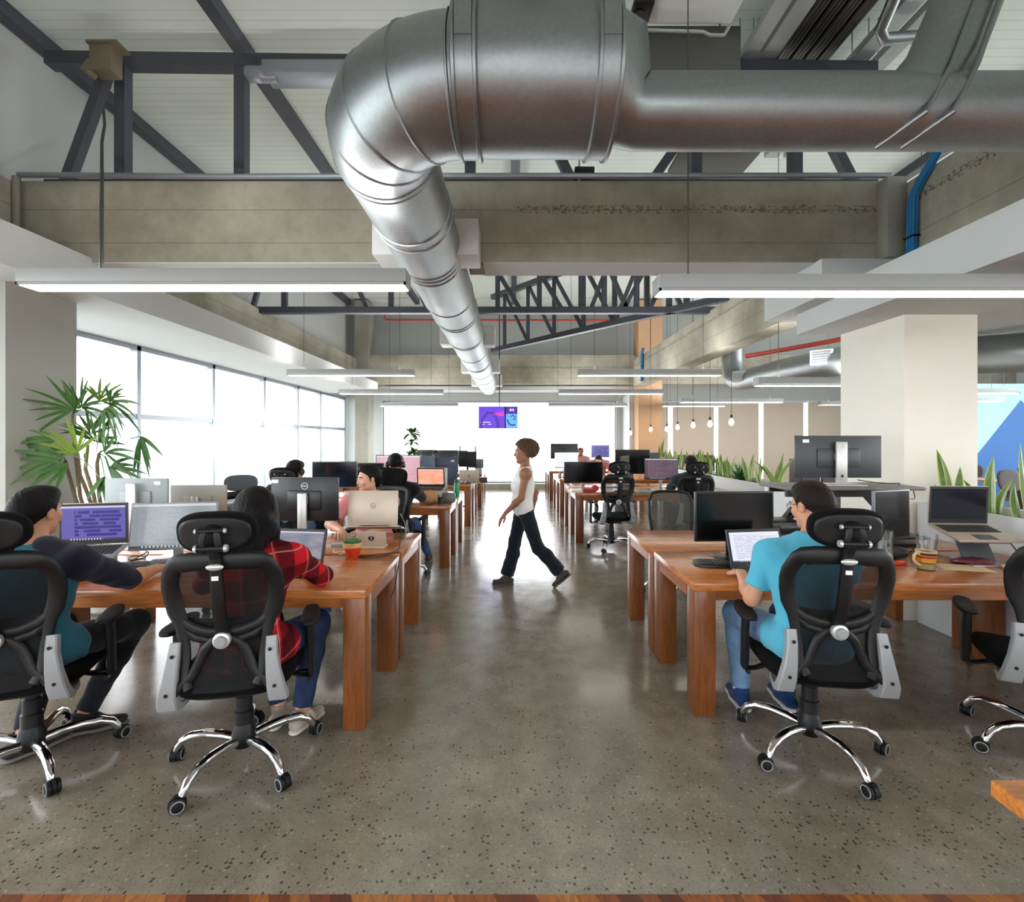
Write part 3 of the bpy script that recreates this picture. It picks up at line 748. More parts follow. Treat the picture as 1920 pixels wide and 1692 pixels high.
line_lamp(3.05, 5.4, 6.0, 2.23, 'line lamp in the right bay below the round duct')
line_lamp(4.17, 6.7, 11.9, 2.47, 'line lamp in the right bay in front of the blinds')
line_lamp(4.17, 5.9, 13.3, 2.47, 'short line lamp close to the far tan pillar')
line_lamp(8.2, 10.2, 12.8, 2.47, 'line lamp beside the big cream pillar in front of the last blinds')
line_lamp(7.9, 10.1, 9.6, 2.47, 'line lamp right of the big cream pillar, the nearer of two')
line_lamp(9.4, 11.55, 11.3, 2.45, 'line lamp right of the big cream pillar, in front of the painted wall')

# bare bulbs
BULB = emission('glowing_filament_glass', (1, .58, .28, 1), 2.2)
for (x, y, z), lb in zip([(4.0, 8.75, 1.88), (4.0, 9.7, 1.88), (4.0, 10.6, 1.88), (4.0, 11.6, 1.86), (4.0, 12.4, 1.83), (3.86, 13.35, 1.84), (3.3, 13.4, 1.74)],
        ['bare hanging bulb nearest to the viewer, rightmost of the row', 'bare hanging bulb second from the right of the row', 'bare hanging bulb in front of the second bright blind gap, third from the right', 'bare hanging bulb beside the first blind gap, fourth from the right', 'bare hanging bulb just right of the far tan pillar', 'bare hanging bulb in front of the far tan pillar', 'bare hanging bulb left of the far tan pillar']):
    t = thing('pendant_bulb', lb, 'pendant lamp', (x, y, z), 0, 'bare pendant bulbs')
    m = MB(); m.lathe([(.008, -.075), (.03, -.062), (.046, -.03), (.048, -.01), (.036, .025), (.02, .055), (.016, .07)], 16); m.build('bulb', BULB, t)
    m = MB(); m.lathe([(.02, .065), (.022, .075), (.022, .115), (.008, .13)], 14); m.build('socket', BLK, t)
    m = MB(); m.cyl((0, 0, .12), (0, 0, (3.08 if 3.48 <= x <= 3.83 else ZR)-z), .005, n=6); m.build('cord', WIRE, t)

# ------------------------------------------------------------------ round duct
t = thing('air_duct', 'large round galvanised steel duct running down the hall under the roof', 'duct', (-.72, 2.75, 3.2))
rD = .283; O = Vector((-.72, 2.75, 3.2))
m = MB(); m.tube([(0, 0, 0), (0, 6, 0), (0, 12.0, 0)], rD, 40); m.build('duct_run', GALV, t)
for y in (.02, .62, .75, 1.35, 1.43, 1.52, 2.6, 3.25, 3.35, 4.5, 4.6, 5.8, 6.9, 7.0, 8.1, 9.2, 10.3, 11.3, 11.9):
    m = MB(); m.tube([(0, y-.012, 0), (0, y-.006, 0), (0, y+.006, 0), (0, y+.012, 0)], [rD, rD+.007, rD+.007, rD], 40, cap=False)
    m.build('seam_ring', GALV, t)
m = MB(); arc = []
for i in range(25):
    a = math.pi/2*i/24; arc.append((.5-.5*math.cos(a), -.5*math.sin(a), 0))
m.tube(arc, rD+.004, 40, up=(0, 0, 1)); m.build('elbow', GALV, t)
for a in (.08, .42, .78, 1.15, 1.5):
    m = MB()
    c = Vector((.5-.5*math.cos(a), -.5*math.sin(a), 0)); T = Vector((math.sin(a), -math.cos(a), 0))
    m.tube([c-T*.008, c-T*.003, c+T*.003, c+T*.008], [rD+.003, rD+.011, rD+.011, rD+.003], 40, cap=False, up=(0, 0, 1))
    m.build('elbow_seam', GALV, t)
m = MB(); m.tube([(.5, -.5, 0), (.6, -.5, .022), (1.12, -.5, .022), (1.16, -.5, -.0), (1.26, -.48, -.08), (1.30, -.48, -.095), (4.6, -.48, -.095)], [rD, rD+.022, rD+.022, rD*.99, rD*.62, .160, .160], 40, up=(0, 0, 1)); m.build('header_pipe', GALV, t)
for x in (.52, 1.13):
    m = MB()
    for dx in (-.045, .045): m.tube([(x+dx-.012, -.5, .022), (x+dx-.006, -.5, .022), (x+dx+.006, -.5, .022), (x+dx+.012, -.5, .022)], [rD+.02, rD+.038, rD+.038, rD+.02], 40, cap=False, up=(0, 0, 1))
    m.tube([(x-.045, -.5, .022), (x+.045, -.5, .022)], rD+.026, 40, cap=False, up=(0, 0, 1))
    for sy in (-1, 1): m.box((x, -.5+sy*(rD+.022), 1.05), (.07, .012, 2.1))
    m.build('hanger_band', GALV, t)
m = MB(); m.tube([(2.45, -.48, -.10), (2.62, -.47, -.02), (2.76, -.46, .14), (2.88, -.45, .42), (3.02, -.43, .85), (3.2, -.4, 1.5), (3.4, -.36, 2.35)], [.13, .15, .15, .145, .14, .14, .14], 28, up=(0, 1, 0)); m.build('riser_pipe', GALV, t)
m = MB(); 
for k in range(-1, 2, 2):
    pts = [(2.50+k*.06, -.48, -.262), (2.60+k*.06, -.64, -.20), (2.72+k*.055, -.63, .02), (2.88+k*.05, -.61, .42), (3.02+k*.05, -.58, .85), (3.2+k*.05, -.55, 1.5)]
    m.tube(pts, .012, 8)
m.build('riser_strap', GALV, t)
for y in (1.22, 4.95, 8.15, 10.9):
    m = MB(); m.box((0, y+.17, .04), (.88, .34, .30), bev=.008); m.build('air_diffuser', LAMPW, t)

# second duct in the right bay
t = thing('air_duct', 'silver round duct with small grilles in the right bay, ending in a vertical drop', 'duct')
m = MB(); m.tube([(4.40, 9.6, 5.58), (4.40, 9.6, 3.15), (4.40, 9.57, 2.92), (4.39, 9.46, 2.77), (4.38, 9.25, 2.69), (4.37, 9.0, 2.67), (4.22, 7.4, 2.62), (4.2, 6.2, 2.56), (4.5, 5.2, 2.44), (5.2, 4.2, 2.36), (7.2, 2.2, 2.36)], [.19]*11, 24); m.build('duct_run', GALV, t)
for x, y, z, nx in ((4.25, 8.75, 2.70, 0), (4.12, 6.25, 2.62, 0)):
    m = MB(); m.box((x-.10, y-.03, z), (.12, .26, .19), (0, 0, R(50)), .004); g = m.build('grille', LAMPW, t)
    m = MB()
    for k in range(5): m.box((x-.10-.046, y-.03-.046, z-.06+k*.03), (.012, .2, .012), (0, 0, R(50)))
    m.build('slat', ALU, g)

# ------------------------------------------------------------------ roof services, cables, pipes
RED = M('red_paint', srgb(172, 54, 46), .5)
m = MB(); m.tube([(-3.6, 13.6, 5.12), (-3.6, 13.6, 4.97), (-3.58, 13.6, 4.95), (3.62, 13.6, 4.93)], .028, 10); tag(m.build('sprinkler_pipe', RED), 'thin red sprinkler pipe high across the far end', 'pipe')
m = MB(); m.tube([(4.0, 8.2, 2.98), (4.6, 7.0, 2.98), (5.6, 5.6, 3.1), (6.2, 5.0, 3.3)], .035, 10); tag(m.build('sprinkler_pipe', RED), 'red pipe above the round duct in the right bay', 'pipe')
BLUE = M('blue_cable_jacket', srgb(28, 118, 176), .45)
def bundle(label, x, pts, n=6, r=.014):
    t = thing('cable_bundle', label, 'cables')
    for k in range(n):
        m = MB(); a = (k % 2)*.024; b = (k//2 - 1)*.027
        m.tube([(x-a-.01, y+b, z) for y, z in pts], r, 8); m.build('cable', BLUE, t)
    m = MB(); y, z = pts[-2]; m.box((x-.022, y, z), (.065, .11, .012), bev=.003); m.build('cable_tie', BLK2, t)
bundle('blue data cables running down beside the right end of the front beam', 3.462, [(3.82, 4.0), (3.9, 3.86), (4.02, 3.76), (4.12, 3.64), (4.13, 3.3), (4.14, 2.95)])
bundle('blue data cables far off down the end of the long right beam', 3.46, [(12.6, 3.95), (12.7, 3.8), (12.72, 3.5), (12.72, 3.1)], 4, .022)
CDT = M('dark_conduit', srgb(70, 68, 64), .4, .7, .2, 12)
names = ['first', 'second', 'third', 'fourth', 'fifth', 'sixth']
for k in range(4):
    m = MB(); x = 2.64+k*.135
    for d in (-.035, 0, .035): m.cyl((x+d, 3.0, 5.28), (x+d, 6.2, 5.28), .02, n=8)
    m.box((x, 4.6, 5.33), (.13, 3.2, .02)); tag(m.build('conduit_rack', CDT), names[k]+' dark rack of pipes from the left, under the roof at the top right', 'pipes', 'dark pipe racks under the roof')
TRAYG = M('tray_grey', srgb(168, 172, 174), .35, .3, var=.05)
for x, w, lb in ((2.25, .13, 'narrow silver cable tray left of the dark pipe racks'), (2.44, .15, 'wider silver cable tray beside the dark pipe racks'), (3.34, .16, 'silver cable tray right of the dark pipe racks'), (3.58, .14, 'outermost silver cable tray at the top right')):
    t = thing('cable_tray', lb, 'cable tray', (x, 4.6, 5.2), 0, 'cable trays under the roof')
    m = MB(); m.box((0, 0, 0), (w, 3.2, .012)); 
    for s in (-1, 1): m.box((s*w/2, 0, .03), (.01, 3.2, .07))
    m.build('tray', TRAYG, t)
    for yy in (-1.2, 0, 1.2):
        for s in (-1, 1):
            m = MB(); m.cyl((s*w/2, yy, .06), (s*w/2, yy, .40), .006, n=6); m.build('hanger', ALU, t)
m = MB(); m.tube([(3.12, 3.4, 5.5), (3.13, 3.8, 5.3), (3.15, 4.1, 5.06), (3.22, 4.15, 5.02), (3.50, 4.15, 5.04)], .05, 10); tag(m.build('bent_pipe', GALV), 'bent silver pipe among the cable trays at the top right', 'pipe')
DKP = M('dark_panel', srgb(92, 92, 88), .7, var=.08, scale=6)
m = MB(); m.bx(1.0, 2.08, 4.36, 4.42, 4.84, 5.32, .008); m.cyl((1.2, 4.39, 5.3), (1.2, 4.39, 5.6), .01, n=6); m.cyl((1.9, 4.39, 5.3), (1.9, 4.39, 5.6), .01, n=6); tag(m.build('service_panel', DKP), 'flat dark grey panel under the roof above the duct', 'panel', kind='structure')
t = thing('ceiling_unit', 'white air conditioning box with a silver lip at the top of the view', 'air conditioner', (1.42, 3.62, 5.1))
m = MB(); m.box((0, .1, .1), (.90, .75, .22), bev=.03); m.build('casing', LAMPW, t)
m = MB(); m.tube([(-.45, .5, -.02), (.22, .5, -.04), (.28, .5, -.07), (.40, .5, -.07), (.44, .5, 0)], .014, 8); m.build('lip', SILV, t)
m = MB(); m.box((-.36, .3, -.03), (.16, .2, .06), bev=.01); m.cyl((-.38, .3, -.07), (-.38, .3, -.02), .04, n=14); m.build('sensor', BLK, t)
m = MB(); m.bx(1.72, 2.55, 4.9, 5.3, 4.5, 4.54, .004); 
for xx in (1.8, 2.1): m.cyl((xx, 5.1, 4.54), (xx, 5.1, 5.6), .006, n=6)
tag(m.build('hanging_plate', DKP), 'thin dark plate hanging just below the big duct', 'panel')
t = thing('projector', 'small black camera box standing on the top edge of the front beam', 'camera', (.66, 4.42, 3.9))
m = MB(); m.box((0, 0, .11), (.18, .14, .055), bev=.008); m.cyl((-.06, -.07, .11), (-.06, -.085, .11), .018, n=12); m.build('body', BLK, t)
m = MB(); m.cyl((-.04, 0, 0), (-.04, 0, .09), .012, n=8); m.cyl((-.04, 0, .13), (-.04, 0, .3), .008, n=8); m.build('bracket', ALU, t)

# ------------------------------------------------------------------ planters
for x0, x1, y0, y1, h, lb in ((3.46, 3.92, 2.2, 4.10, 1.02, 'white planter box right of the nearest right desks'), (3.5, 4.0, 6.66, 12.4, .93, 'long white planter box running back along the right rows')):
    t = thing('planter', lb, 'planter', ((x0+x1)/2, (y0+y1)/2, 0), 0, 'white planter walls'); w, d = x1-x0, y1-y0
    m = MB(); q = .03
    for s in (-1, 1): m.box((s*(w/2-q/2), 0, h/2), (q, d, h), bev=.003); m.box((0, s*(d/2-q/2), h/2), (w-2*q, q, h))
    m.box((0, 0, .02), (w-2*q, d-2*q, .04)); m.build('box', WHITE, t)
    m = MB(); m.box((0, 0, h-.09), (w-2*q, d-2*q, .06)); m.build('soil', M('potting_soil', srgb(74, 58, 44), .95, .0, .3, 60, .6), t)
# ------------------------------------------------------------------ screens and computers
def screen_mat(name, kind, bg, fg, strength=.8):
    """lit screen: rows of text or blocks on a ground"""
    w = N(name); s = w.sep(w.coord('Generated'))
    x, z = s[0], s[2]
    rows = {'text': 26, 'code': 30, 'blocks': 9, 'photo': 6, 'form': 18}[kind]
    r = w.math('MULTIPLY', z, rows); fl = w.math('FLOOR', r); fr = w.math('FRACT', r)
    wn = w.n('ShaderNodeTexWhiteNoise', noise_dimensions='1D'); w.l(fl, wn.inputs['W'])
    cmb = w.n('ShaderNodeCombineXYZ'); w.l(w.math('MULTIPLY', x, 34 if kind != 'blocks' else 5), cmb.inputs[0]); w.l(w.math('MULTIPLY', fl, 7.3), cmb.inputs[1])
    nz = w.noise(cmb.outputs[0], 1.0, 1)
    gap = .42 if kind in ('text', 'code') else (.72 if kind == 'blocks' else .3)
    on = w.math('MULTIPLY', w.math('LESS_THAN', fr, gap), w.math('GREATER_THAN', nz, .45 if kind != 'blocks' else .4))
    left = w.math('GREATER_THAN', x, .08 if kind != 'blocks' else .2); lim = w.math('LESS_THAN', x, w.math('ADD', w.math('MULTIPLY', wn.outputs['Value'], .55 if kind in ('text', 'code', 'form') else .1), .40 if kind != 'blocks' else .85))
    on = w.math('MULTIPLY', on, w.math('MULTIPLY', left, lim))
    top = w.math('LESS_THAN', z, .9); on = w.math('MULTIPLY', on, w.math('MULTIPLY', top, w.math('GREATER_THAN', z, .09)))
    if kind == 'photo':
        g = w.noise(w.coord('Generated', (1.5, 1, 2.2)), 1.6, 3)
        c = w.mix(w.ramp(g, [(.35, 0), (.65, 1)]), bg, fg)
    else: c = w.mix(on, bg, fg)
    bar_ = w.math('GREATER_THAN', z, .945); c = w.mix(w.math('MULTIPLY', bar_, .6), c, srgb(226, 228, 236))
    tb = w.math('LESS_THAN', z, .045); c = w.mix(w.math('MULTIPLY', tb, .8), c, srgb(24, 26, 40))
    ic = w.math('MULTIPLY', tb, w.math('MULTIPLY', w.math('LESS_THAN', w.math('FRACT', w.math('MULTIPLY', x, 22)), .45), w.math('LESS_THAN', w.math('ABSOLUTE', w.math('SUBTRACT', x, .38)), .26)))
    c = w.mix(w.math('MULTIPLY', ic, .7), c, srgb(220, 224, 235))
    w.col((.01, .01, .012, 1)); return w.set(.25, emit=c, estr=strength)
SCR_OFF = M('dark_screen_glass', srgb(8, 9, 11), .16, var=.02)
SCR_OFFB = M('dark_blue_screen_glass', srgb(16, 18, 30), .15, var=.02)
SCR_PURPLE = screen_mat('purple_track_screen', 'blocks', srgb(84, 78, 156), srgb(34, 24, 118), .36)
SCR_GREY = screen_mat('grey_text_screen', 'text', srgb(142, 150, 154), srgb(158, 166, 169), 0.306)
SCR_VIO = screen_mat('violet_desktop_screen', 'photo', srgb(92, 98, 122), srgb(140, 132, 144), 0.306)
SCR_DOC = screen_mat('white_document_screen', 'form', srgb(214, 216, 232), srgb(140, 142, 160), 0.357)
SCR_CODE = screen_mat('plum_code_screen', 'code', srgb(92, 72, 86), srgb(140, 116, 128), 0.306)
SCR_PINK = screen_mat('pink_screen', 'text', srgb(206, 160, 172), srgb(226, 190, 198), 0.340)
SCR_ORANGE = screen_mat('orange_screen', 'photo', srgb(230, 150, 122), srgb(240, 176, 150), 0.357)
SCR_WHITE = screen_mat('pale_screen', 'text', srgb(226, 228, 234), srgb(190, 194, 204), 0.383)
MBLK = M('monitor_black', srgb(19, 20, 22), .35, var=.06)
MGREY = M('monitor_dark_grey', srgb(48, 51, 54), .4, var=.05)
SGREY = M('monitor_pale_grey', srgb(140, 150, 152), .45, var=.03)
SIL = M('brushed_aluminium', srgb(184, 184, 182), .36, .55, var=.03)
SILW = M('warm_aluminium', srgb(192, 178, 160), .42, .35, var=.03)
DGRY = M('dark_aluminium', srgb(96, 100, 106), .4, .5, var=.04)
KEYS = M('black_keys', srgb(36, 37, 40), .5, var=.05)
STK = M('white_sticker', srgb(226, 228, 228), .6, var=.02)
INK = M('black_print', srgb(22, 22, 24), .5)
TABLE = .75

def logo_text(txt, size, mat, parent, mt, name='logo', ring=None):
    cu = bpy.data.curves.new(name, 'FONT'); cu.body = txt; cu.size = size; cu.align_x = 'CENTER'; cu.align_y = 'CENTER'; cu.extrude = .0006
    o = bpy.data.objects.new(name, cu); dg = None; COL.objects.link(o)
    bpy.context.view_layer.update(); me = bpy.data.meshes.new_from_object(o); bpy.data.objects.remove(o)
    bm = bmesh.new(); bm.from_mesh(me); bm.transform(mt)
    b = MB(); b.bm.free(); b.bm = bm
    if ring:
        q = [[mt @ Vector((r*math.cos(2*math.pi*i/32), r*math.sin(2*math.pi*i/32), z)) for i in range(32)] for r, z in ((ring, -.0003), (ring, .0006), (ring*.86, .0006), (ring*.86, -.0003))]
        b.rings(q, True, False, False)
    for f in bm.faces: f.material_index = 0
    return b.build(name, mat, parent, smooth=0)

def monitor(label, loc, yaw, w, h, zc, scr, body=None, stand=None, back=False, sticker=None, logo=None, tilt=0, neckw=.05, base=(.24, .18), group='desktop monitors', portrait=False, round_base=False):
    """screen faces local -Y; origin on the desk below it"""
    body = body or MBLK; stand = stand or SIL
    t = thing('monitor', label, 'monitor', loc, R(yaw), group)
    rt = Matrix.Translation((0, 0, zc)) @ Matrix.Rotation(R(tilt), 4, 'X')
    m = MB(); m.box((0, .004, 0), (w, .022, h), bev=.004); m.box((0, .018, -.01), (w*.5, .018, h*.45), bev=.008)
    for v in m.bm.verts: v.co = rt @ v.co
    p = m.build('panel', body, t)
    m = MB(); m.box((0, -.0075, .004), (w-.02, .0025, h-.028))
    for v in m.bm.verts: v.co = rt @ v.co
    m.build('screen', scr, p)
    if sticker:
        m = MB(); m.box((sticker[0], .0155, sticker[1]), (.05, .001, .026))
        for v in m.bm.verts: v.co = rt @ v.co
        m.build('sticker', STK, p)
    if logo:
        logo_text(logo[0], logo[1], STK, p, rt @ Matrix.Translation((0, .016 if not logo[3] else .0155, logo[2])) @ Matrix.Rotation(R(180), 4, 'Z') @ Matrix.Rotation(R(90), 4, 'X'), ring=logo[4])
    m = MB(); m.box((0, .055, (zc+(.12 if back else .05))/2), (neckw, .022, zc+(.12 if back else .05)), bev=.006); m.box((0, .042, zc), (neckw*.9, .03, .06), bev=.004); nk = m.build('stand_neck', stand, t)
    m = MB()
    if round_base: m.lathe([(.11, 0), (.115, .006), (.10, .012), (.03, .02)], 28, (0, .05, 0))
    else: m.box((0, .05, .006), (base[0], base[1], .012), bev=.005)
    m.build('stand_base', stand, t)
    if back:
        m = MB(); m.cyl((0, .064, .075), (0, .0675, .075), .012, n=14); m.build('cable_hole', INK, nk)
    return t

def laptop(label, loc, yaw, w, d, openang, scr, body=None, bezel=None, lift=0, pitch=0, logo=None, group='laptops', stand=None):
    """keyboard side towards local -Y; hinge on local y=0"""
    body = body or SIL; bezel = bezel or MBLK
    t = thing('laptop', label, 'laptop', loc, R(yaw), group)
    B = Matrix.Translation((0, 0, lift)) @ Matrix.Rotation(R(pitch), 4, 'X')
    def go(m, mt):
        for v in m.bm.verts: v.co = mt @ v.co
        return m
    b = go(MB().box((0, -d/2, .008), (w, d, .016), bev=.004), B).build('base', body, t)
    kb = MB()
    for r in range(5):
        for c in range(13): kb.box((-w*.41+c*w*.82/12, -d*.13-r*d*.088, .0165), (w*.057, d*.068, .003))
    k = go(kb, B).build('keyboard', KEYS, b); k['kind'] = 'thing'
    go(MB().box((0, -d*.80, .0163), (w*.32, d*.28, .001)), B).build('touchpad', DGRY if body != DGRY else SIL, b)
    Lm = B @ Matrix.Translation((0, 0, .016)) @ Matrix.Rotation(R(90-openang), 4, 'X')
    h = d*.98
    lid = go(MB().box((0, .004, h/2), (w, .008, h), bev=.003), Lm).build('lid', body, t)
    go(MB().box((0, -.0008, h/2), (w-.006, .002, h-.006)), Lm).build('bezel', bezel, lid)
    go(MB().box((0, -.0022, h/2+.006), (w-.034, .0016, h-.05)), Lm).build('screen', scr, lid)
    if logo == 'swirl':
        lm = MB(); lm.ell((0, .0085, h*.52), (.016, .001, .019), n=18); lm.ell((.012, .0085, h*.52+.022), (.004, .001, .008), (0, R(30), 0), 10); go(lm, Lm).build('logo', DGRY, lid)
    elif logo:
        logo_text(logo, .026, DGRY, lid, Lm @ Matrix.Translation((0, .0085, h*.55)) @ Matrix.Rotation(R(180), 4, 'Z') @ Matrix.Rotation(R(90), 4, 'X'), ring=.022)
    return t
def keyboard(label, loc, yaw, w=.44, d=.13, mat=None, round_=False):
    t = thing('keyboard', label, 'keyboard', loc, R(yaw), 'keyboards')
    m = MB(); m.box((0, 0, .009), (w, d, .014), (R(2), 0, 0), .004); b = m.build('case', mat or MBLK, t)
    m = MB()
    for r in range(5):
        for c in range(18): m.box((-w*.465+c*w*.93/17, -d*.38+r*d*.19, .018+r*.0008), (w*.043, d*.15, .005))
    m.build('keys', KEYS, t); return t
def wire(label, pts, r=.0032, mat=None, name='cable', group=None):
    P = [Vector(p) for p in pts]; Q = []
    for i in range(len(P)-1):
        a = P[max(0, i-1)]; b = P[i]; c = P[i+1]; d = P[min(len(P)-1, i+2)]
        for k in range(6):
            t = k/6; Q.append(.5*((2*b)+(c-a)*t+(2*a-5*b+4*c-d)*t*t+(3*b-a-3*c+d)*t**3))
    Q.append(P[-1]); m = MB(); m.tube(Q, r, 6); return tag(m.build(name, mat or BLK2), label, 'cable', group)
def box_thing(name, label, cat, c, d, mat, rz=0, bev=.003, group=None):
    m = MB(); m.box((0, 0, d[2]/2), d, bev=bev); o = m.build(name, mat, loc=c, rot=(0, 0, R(rz))); return tag(o, label, cat, group)
def T(u, v): 
    """a point on a desk top"""
    Y = (CAM_H-TABLE)*FPX/(v-824); return Vector(((u-960)*Y/FPX, Y, TABLE))

# ---- nearest left desks
laptop('silver laptop with a lit purple track view, raised on a grey stand', (-2.66, 3.06, TABLE), 12, .385, .27, 104, SCR_PURPLE, SIL, lift=.125, pitch=15)
t = thing('laptop_stand', 'grey box stand under the laptop with the purple screen', 'stand', (-2.65, 2.95, TABLE), R(12), 'laptop stands')
m = MB(); m.box((.02, 0, .006), (.30, .22, .012), bev=.003); m.build('foot', SGREY, t)
m = MB(); m.box((.02, .04, .055), (.30, .03, .09), bev=.003); m.build('riser', SGREY, t)
monitor('large pale grey monitor full of faint text lines beside the purple laptop', (-2.28, 3.24, TABLE), 10, .53, .315, .225, SCR_GREY, SGREY, tilt=-8, neckw=.06)
keyboard('grey desk keyboard under the navy sleeved hand', (-2.33, 3.05, TABLE), 12, mat=DGRY)
t = thing('mouse', 'black mouse under the hand of the navy sleeved man', 'mouse', (-2.095, 2.98, TABLE), R(10)); m = MB(); m.ell((0, 0, .010), (.03, .052, .024), n=18)
for v in m.bm.verts: v.co.z = max(v.co.z, 0)
m.build('shell', MBLK, t); m = MB(); m.cyl((0, .025, .032), (0, .025, .036), .005, n=10); m.build('wheel', DGRY, t)
PAPER = M('white_paper', srgb(232, 230, 224), .8, var=.02)
box_thing('paper_sheet', 'white paper sheet beside the grey keyboard', 'paper', (-2.1, 3.09, TABLE), (.21, .16, .003), PAPER, 25, 0)
monitor('pale grey monitor back with a white sticker in front of the palm', (-2.84, 3.64, TABLE), 176, .50, .31, .36, SCR_OFF, SGREY, SIL, back=True, sticker=(-.17, .12), neckw=.075)
monitor('small beige grey monitor back behind the faint text monitor', (-2.56, 3.93, TABLE), 181, .45, .27, .30, SCR_OFF, M('beige_monitor', srgb(150, 146, 138), .5, var=.03), SIL)
laptop('dark laptop with a violet grey desktop in front of the woman in plaid', (-1.36, 3.04, TABLE), -8, .34, .23, 106, SCR_VIO, MBLK, logo=None)
monitor('black monitor back with a round ringed logo and a silver neck', (-1.575, 3.66, TABLE), 180, .51, .33, .355, SCR_OFF, MBLK, SIL, back=False, sticker=(.225, .135), logo=('DELL', .018, .10, 0, .026), neckw=.07)
laptop('silver laptop lid propped tall on a silver stand behind the succulent', (-1.08, 3.72, TABLE), 182, .385, .27, 97, SCR_OFF, SILW, lift=.13, pitch=14, logo='hp')
t = thing('laptop_stand', 'silver fold stand with a round black mark under the tall laptop lid', 'stand', (-1.05, 3.64, TABLE), R(182), 'laptop stands')
m = MB(); m.box((0, .065, .064), (.22, .006, .13), (R(-14), 0, 0), .002); pl_ = m.build('front_plate', SILW, t)
m = MB(); m.cyl((0, .0665, .075), (0, .071, .074), .022, n=26); mk = m.build('round_mark', INK, pl_)
m = MB(); m.tube([(.006, .0725, .086), (-.003, .0725, .078), (.0, .0725, .062)], .003, 6); m.build('inner_mark', SILW, pl_)
m = MB(); m.box((0, -.07, .142), (.22, .27, .006), (R(14), 0, 0), .002); m.build('shelf', SILW, t)
m = MB(); m.box((0, .02, .004), (.20, .12, .008), bev=.002); m.build('foot', SILW, t)
# succulent
t = thing('succulent_pot', 'small green succulent in a red pot with a cream rim on the left desk corner', 'potted plant', tuple(T(661, 1044)), 0)
POTR = M('red_glaze', srgb(206, 62, 34), .35, var=.06); POTC = M('cream_clay', srgb(206, 160, 110), .7, var=.1)
m = MB(); m.lathe([(.040, 0), (.044, .004), (.056, .066), (.057, .068)], 28); m.build('pot', POTR, t)
m = MB(); m.lathe([(.057, .066), (.063, .068), (.065, .098), (.057, .099), (.054, .085)], 28, cap0=False, cap1=True); m.build('rim', POTC, t)
SUC = M('succulent_green', srgb(92, 142, 92), .5, var=.25, scale=25); TIPM = M('pink_tip', srgb(206, 120, 110), .6)
m = MB()
for (cx, cy, s_) in ((0, 0, 1.1), (.03, .012, .75), (-.032, -.008, .8), (.004, -.03, .7)):
    for ring_, (el, ln, nb) in enumerate(((78, .035, 5), (52, .042, 8), (24, .046, 10))):
        for k in range(nb):
            a = 2*math.pi*(k+.5*ring_)/nb; d = Vector((math.cos(a)*math.cos(R(el)), math.sin(a)*math.cos(R(el)), math.sin(R(el))))
            b = Vector((cx, cy, .095)); m.tube([b, b+d*ln*.5*s_, b+d*ln*.85*s_, b+d*ln*s_], [.004, .009*s_, .006*s_, .001], 6, flat=(1.2, .6))
m.build('leaves', SUC, t)
m = MB(); m.ell((.01, 0, .148), (.007, .007, .01), n=8); m.ell((-.008, .01, .145), (.005, .005, .008), n=8); m.build('bud', TIPM, t)
# cables trailing over the desk end
wire('black cable looping over the aisle edge of the left desk from the tall laptop', [(-1.12, 3.36, .753), (-.98, 3.26, .754), (-.86, 3.34, .756), (-.80, 3.42, .757), (-.775, 3.33, .757), (-.764, 3.22, .70), (-.762, 3.12, .60), (-.768, 3.05, .56)])
wire('thin black cable hanging off the tall laptop stand', [(-.86, 3.70, .9), (-.84, 3.6, .80), (-.83, 3.5, .756), (-.87, 3.40, .753), (-1.05, 3.30, .753)])
wire('grey cable arching down behind the tall laptop lid', [(-.87, 3.74, .98), (-.84, 3.78, .88), (-.83, 3.74, .78), (-.84, 3.62, .755), (-.87, 3.54, .754)], mat=SGREY)
wire('white cable coil between the violet laptop and the tall laptop', [(-1.2, 3.35, .753), (-1.14, 3.42, .80), (-1.18, 3.5, .756), (-1.26, 3.42, .753), (-1.3, 3.5, .753)], mat=STK)
wire('tangled black cable behind the purple laptop', [(-2.50, 3.14, .754), (-2.46, 3.24, .80), (-2.5, 3.27, .756), (-2.55, 3.2, .754), (-2.6, 3.28, .76), (-2.52, 3.3, .754)])
wire('black cable strung from the stickered grey monitor', [(-2.72, 3.58, 1.06), (-2.64, 3.5, .95), (-2.62, 3.44, .86), (-2.6, 3.41, .76)])
box_thing('cable_tray_cover', 'white cable cover strip on the far left desk behind the laptop', 'cable cover', (-1.27, 3.66, TABLE), (.2, .06, .02), SGREY, 0)

# ---- nearest right desks
monitor('black monitor with a dark screen near the aisle on the right desk', (1.50, 3.24, TABLE), 3, .545, .335, .29, SCR_OFF, MBLK, MBLK, neckw=.06, base=(.22, .16))
laptop('laptop showing a white document under the hands of the blue shirted man', (1.545, 3.0, TABLE), 8, .375, .235, 106, SCR_DOC, DGRY)
t = thing('keyboard', 'black split keyboard with a rounded end under the dark monitor', 'keyboard', (1.30, 3.10, TABLE), R(-6), 'keyboards')
m = MB(); m.pad((0, 0, .008), .26, .20, .016, 2.6, edge=.12); m.build('case', MBLK, t)
m = MB()
for r in range(5):
    for c in range(7): m.box((-.08+c*.027, -.06+r*.028, .019), (.022, .022, .006))
m.build('keys', KEYS, t)
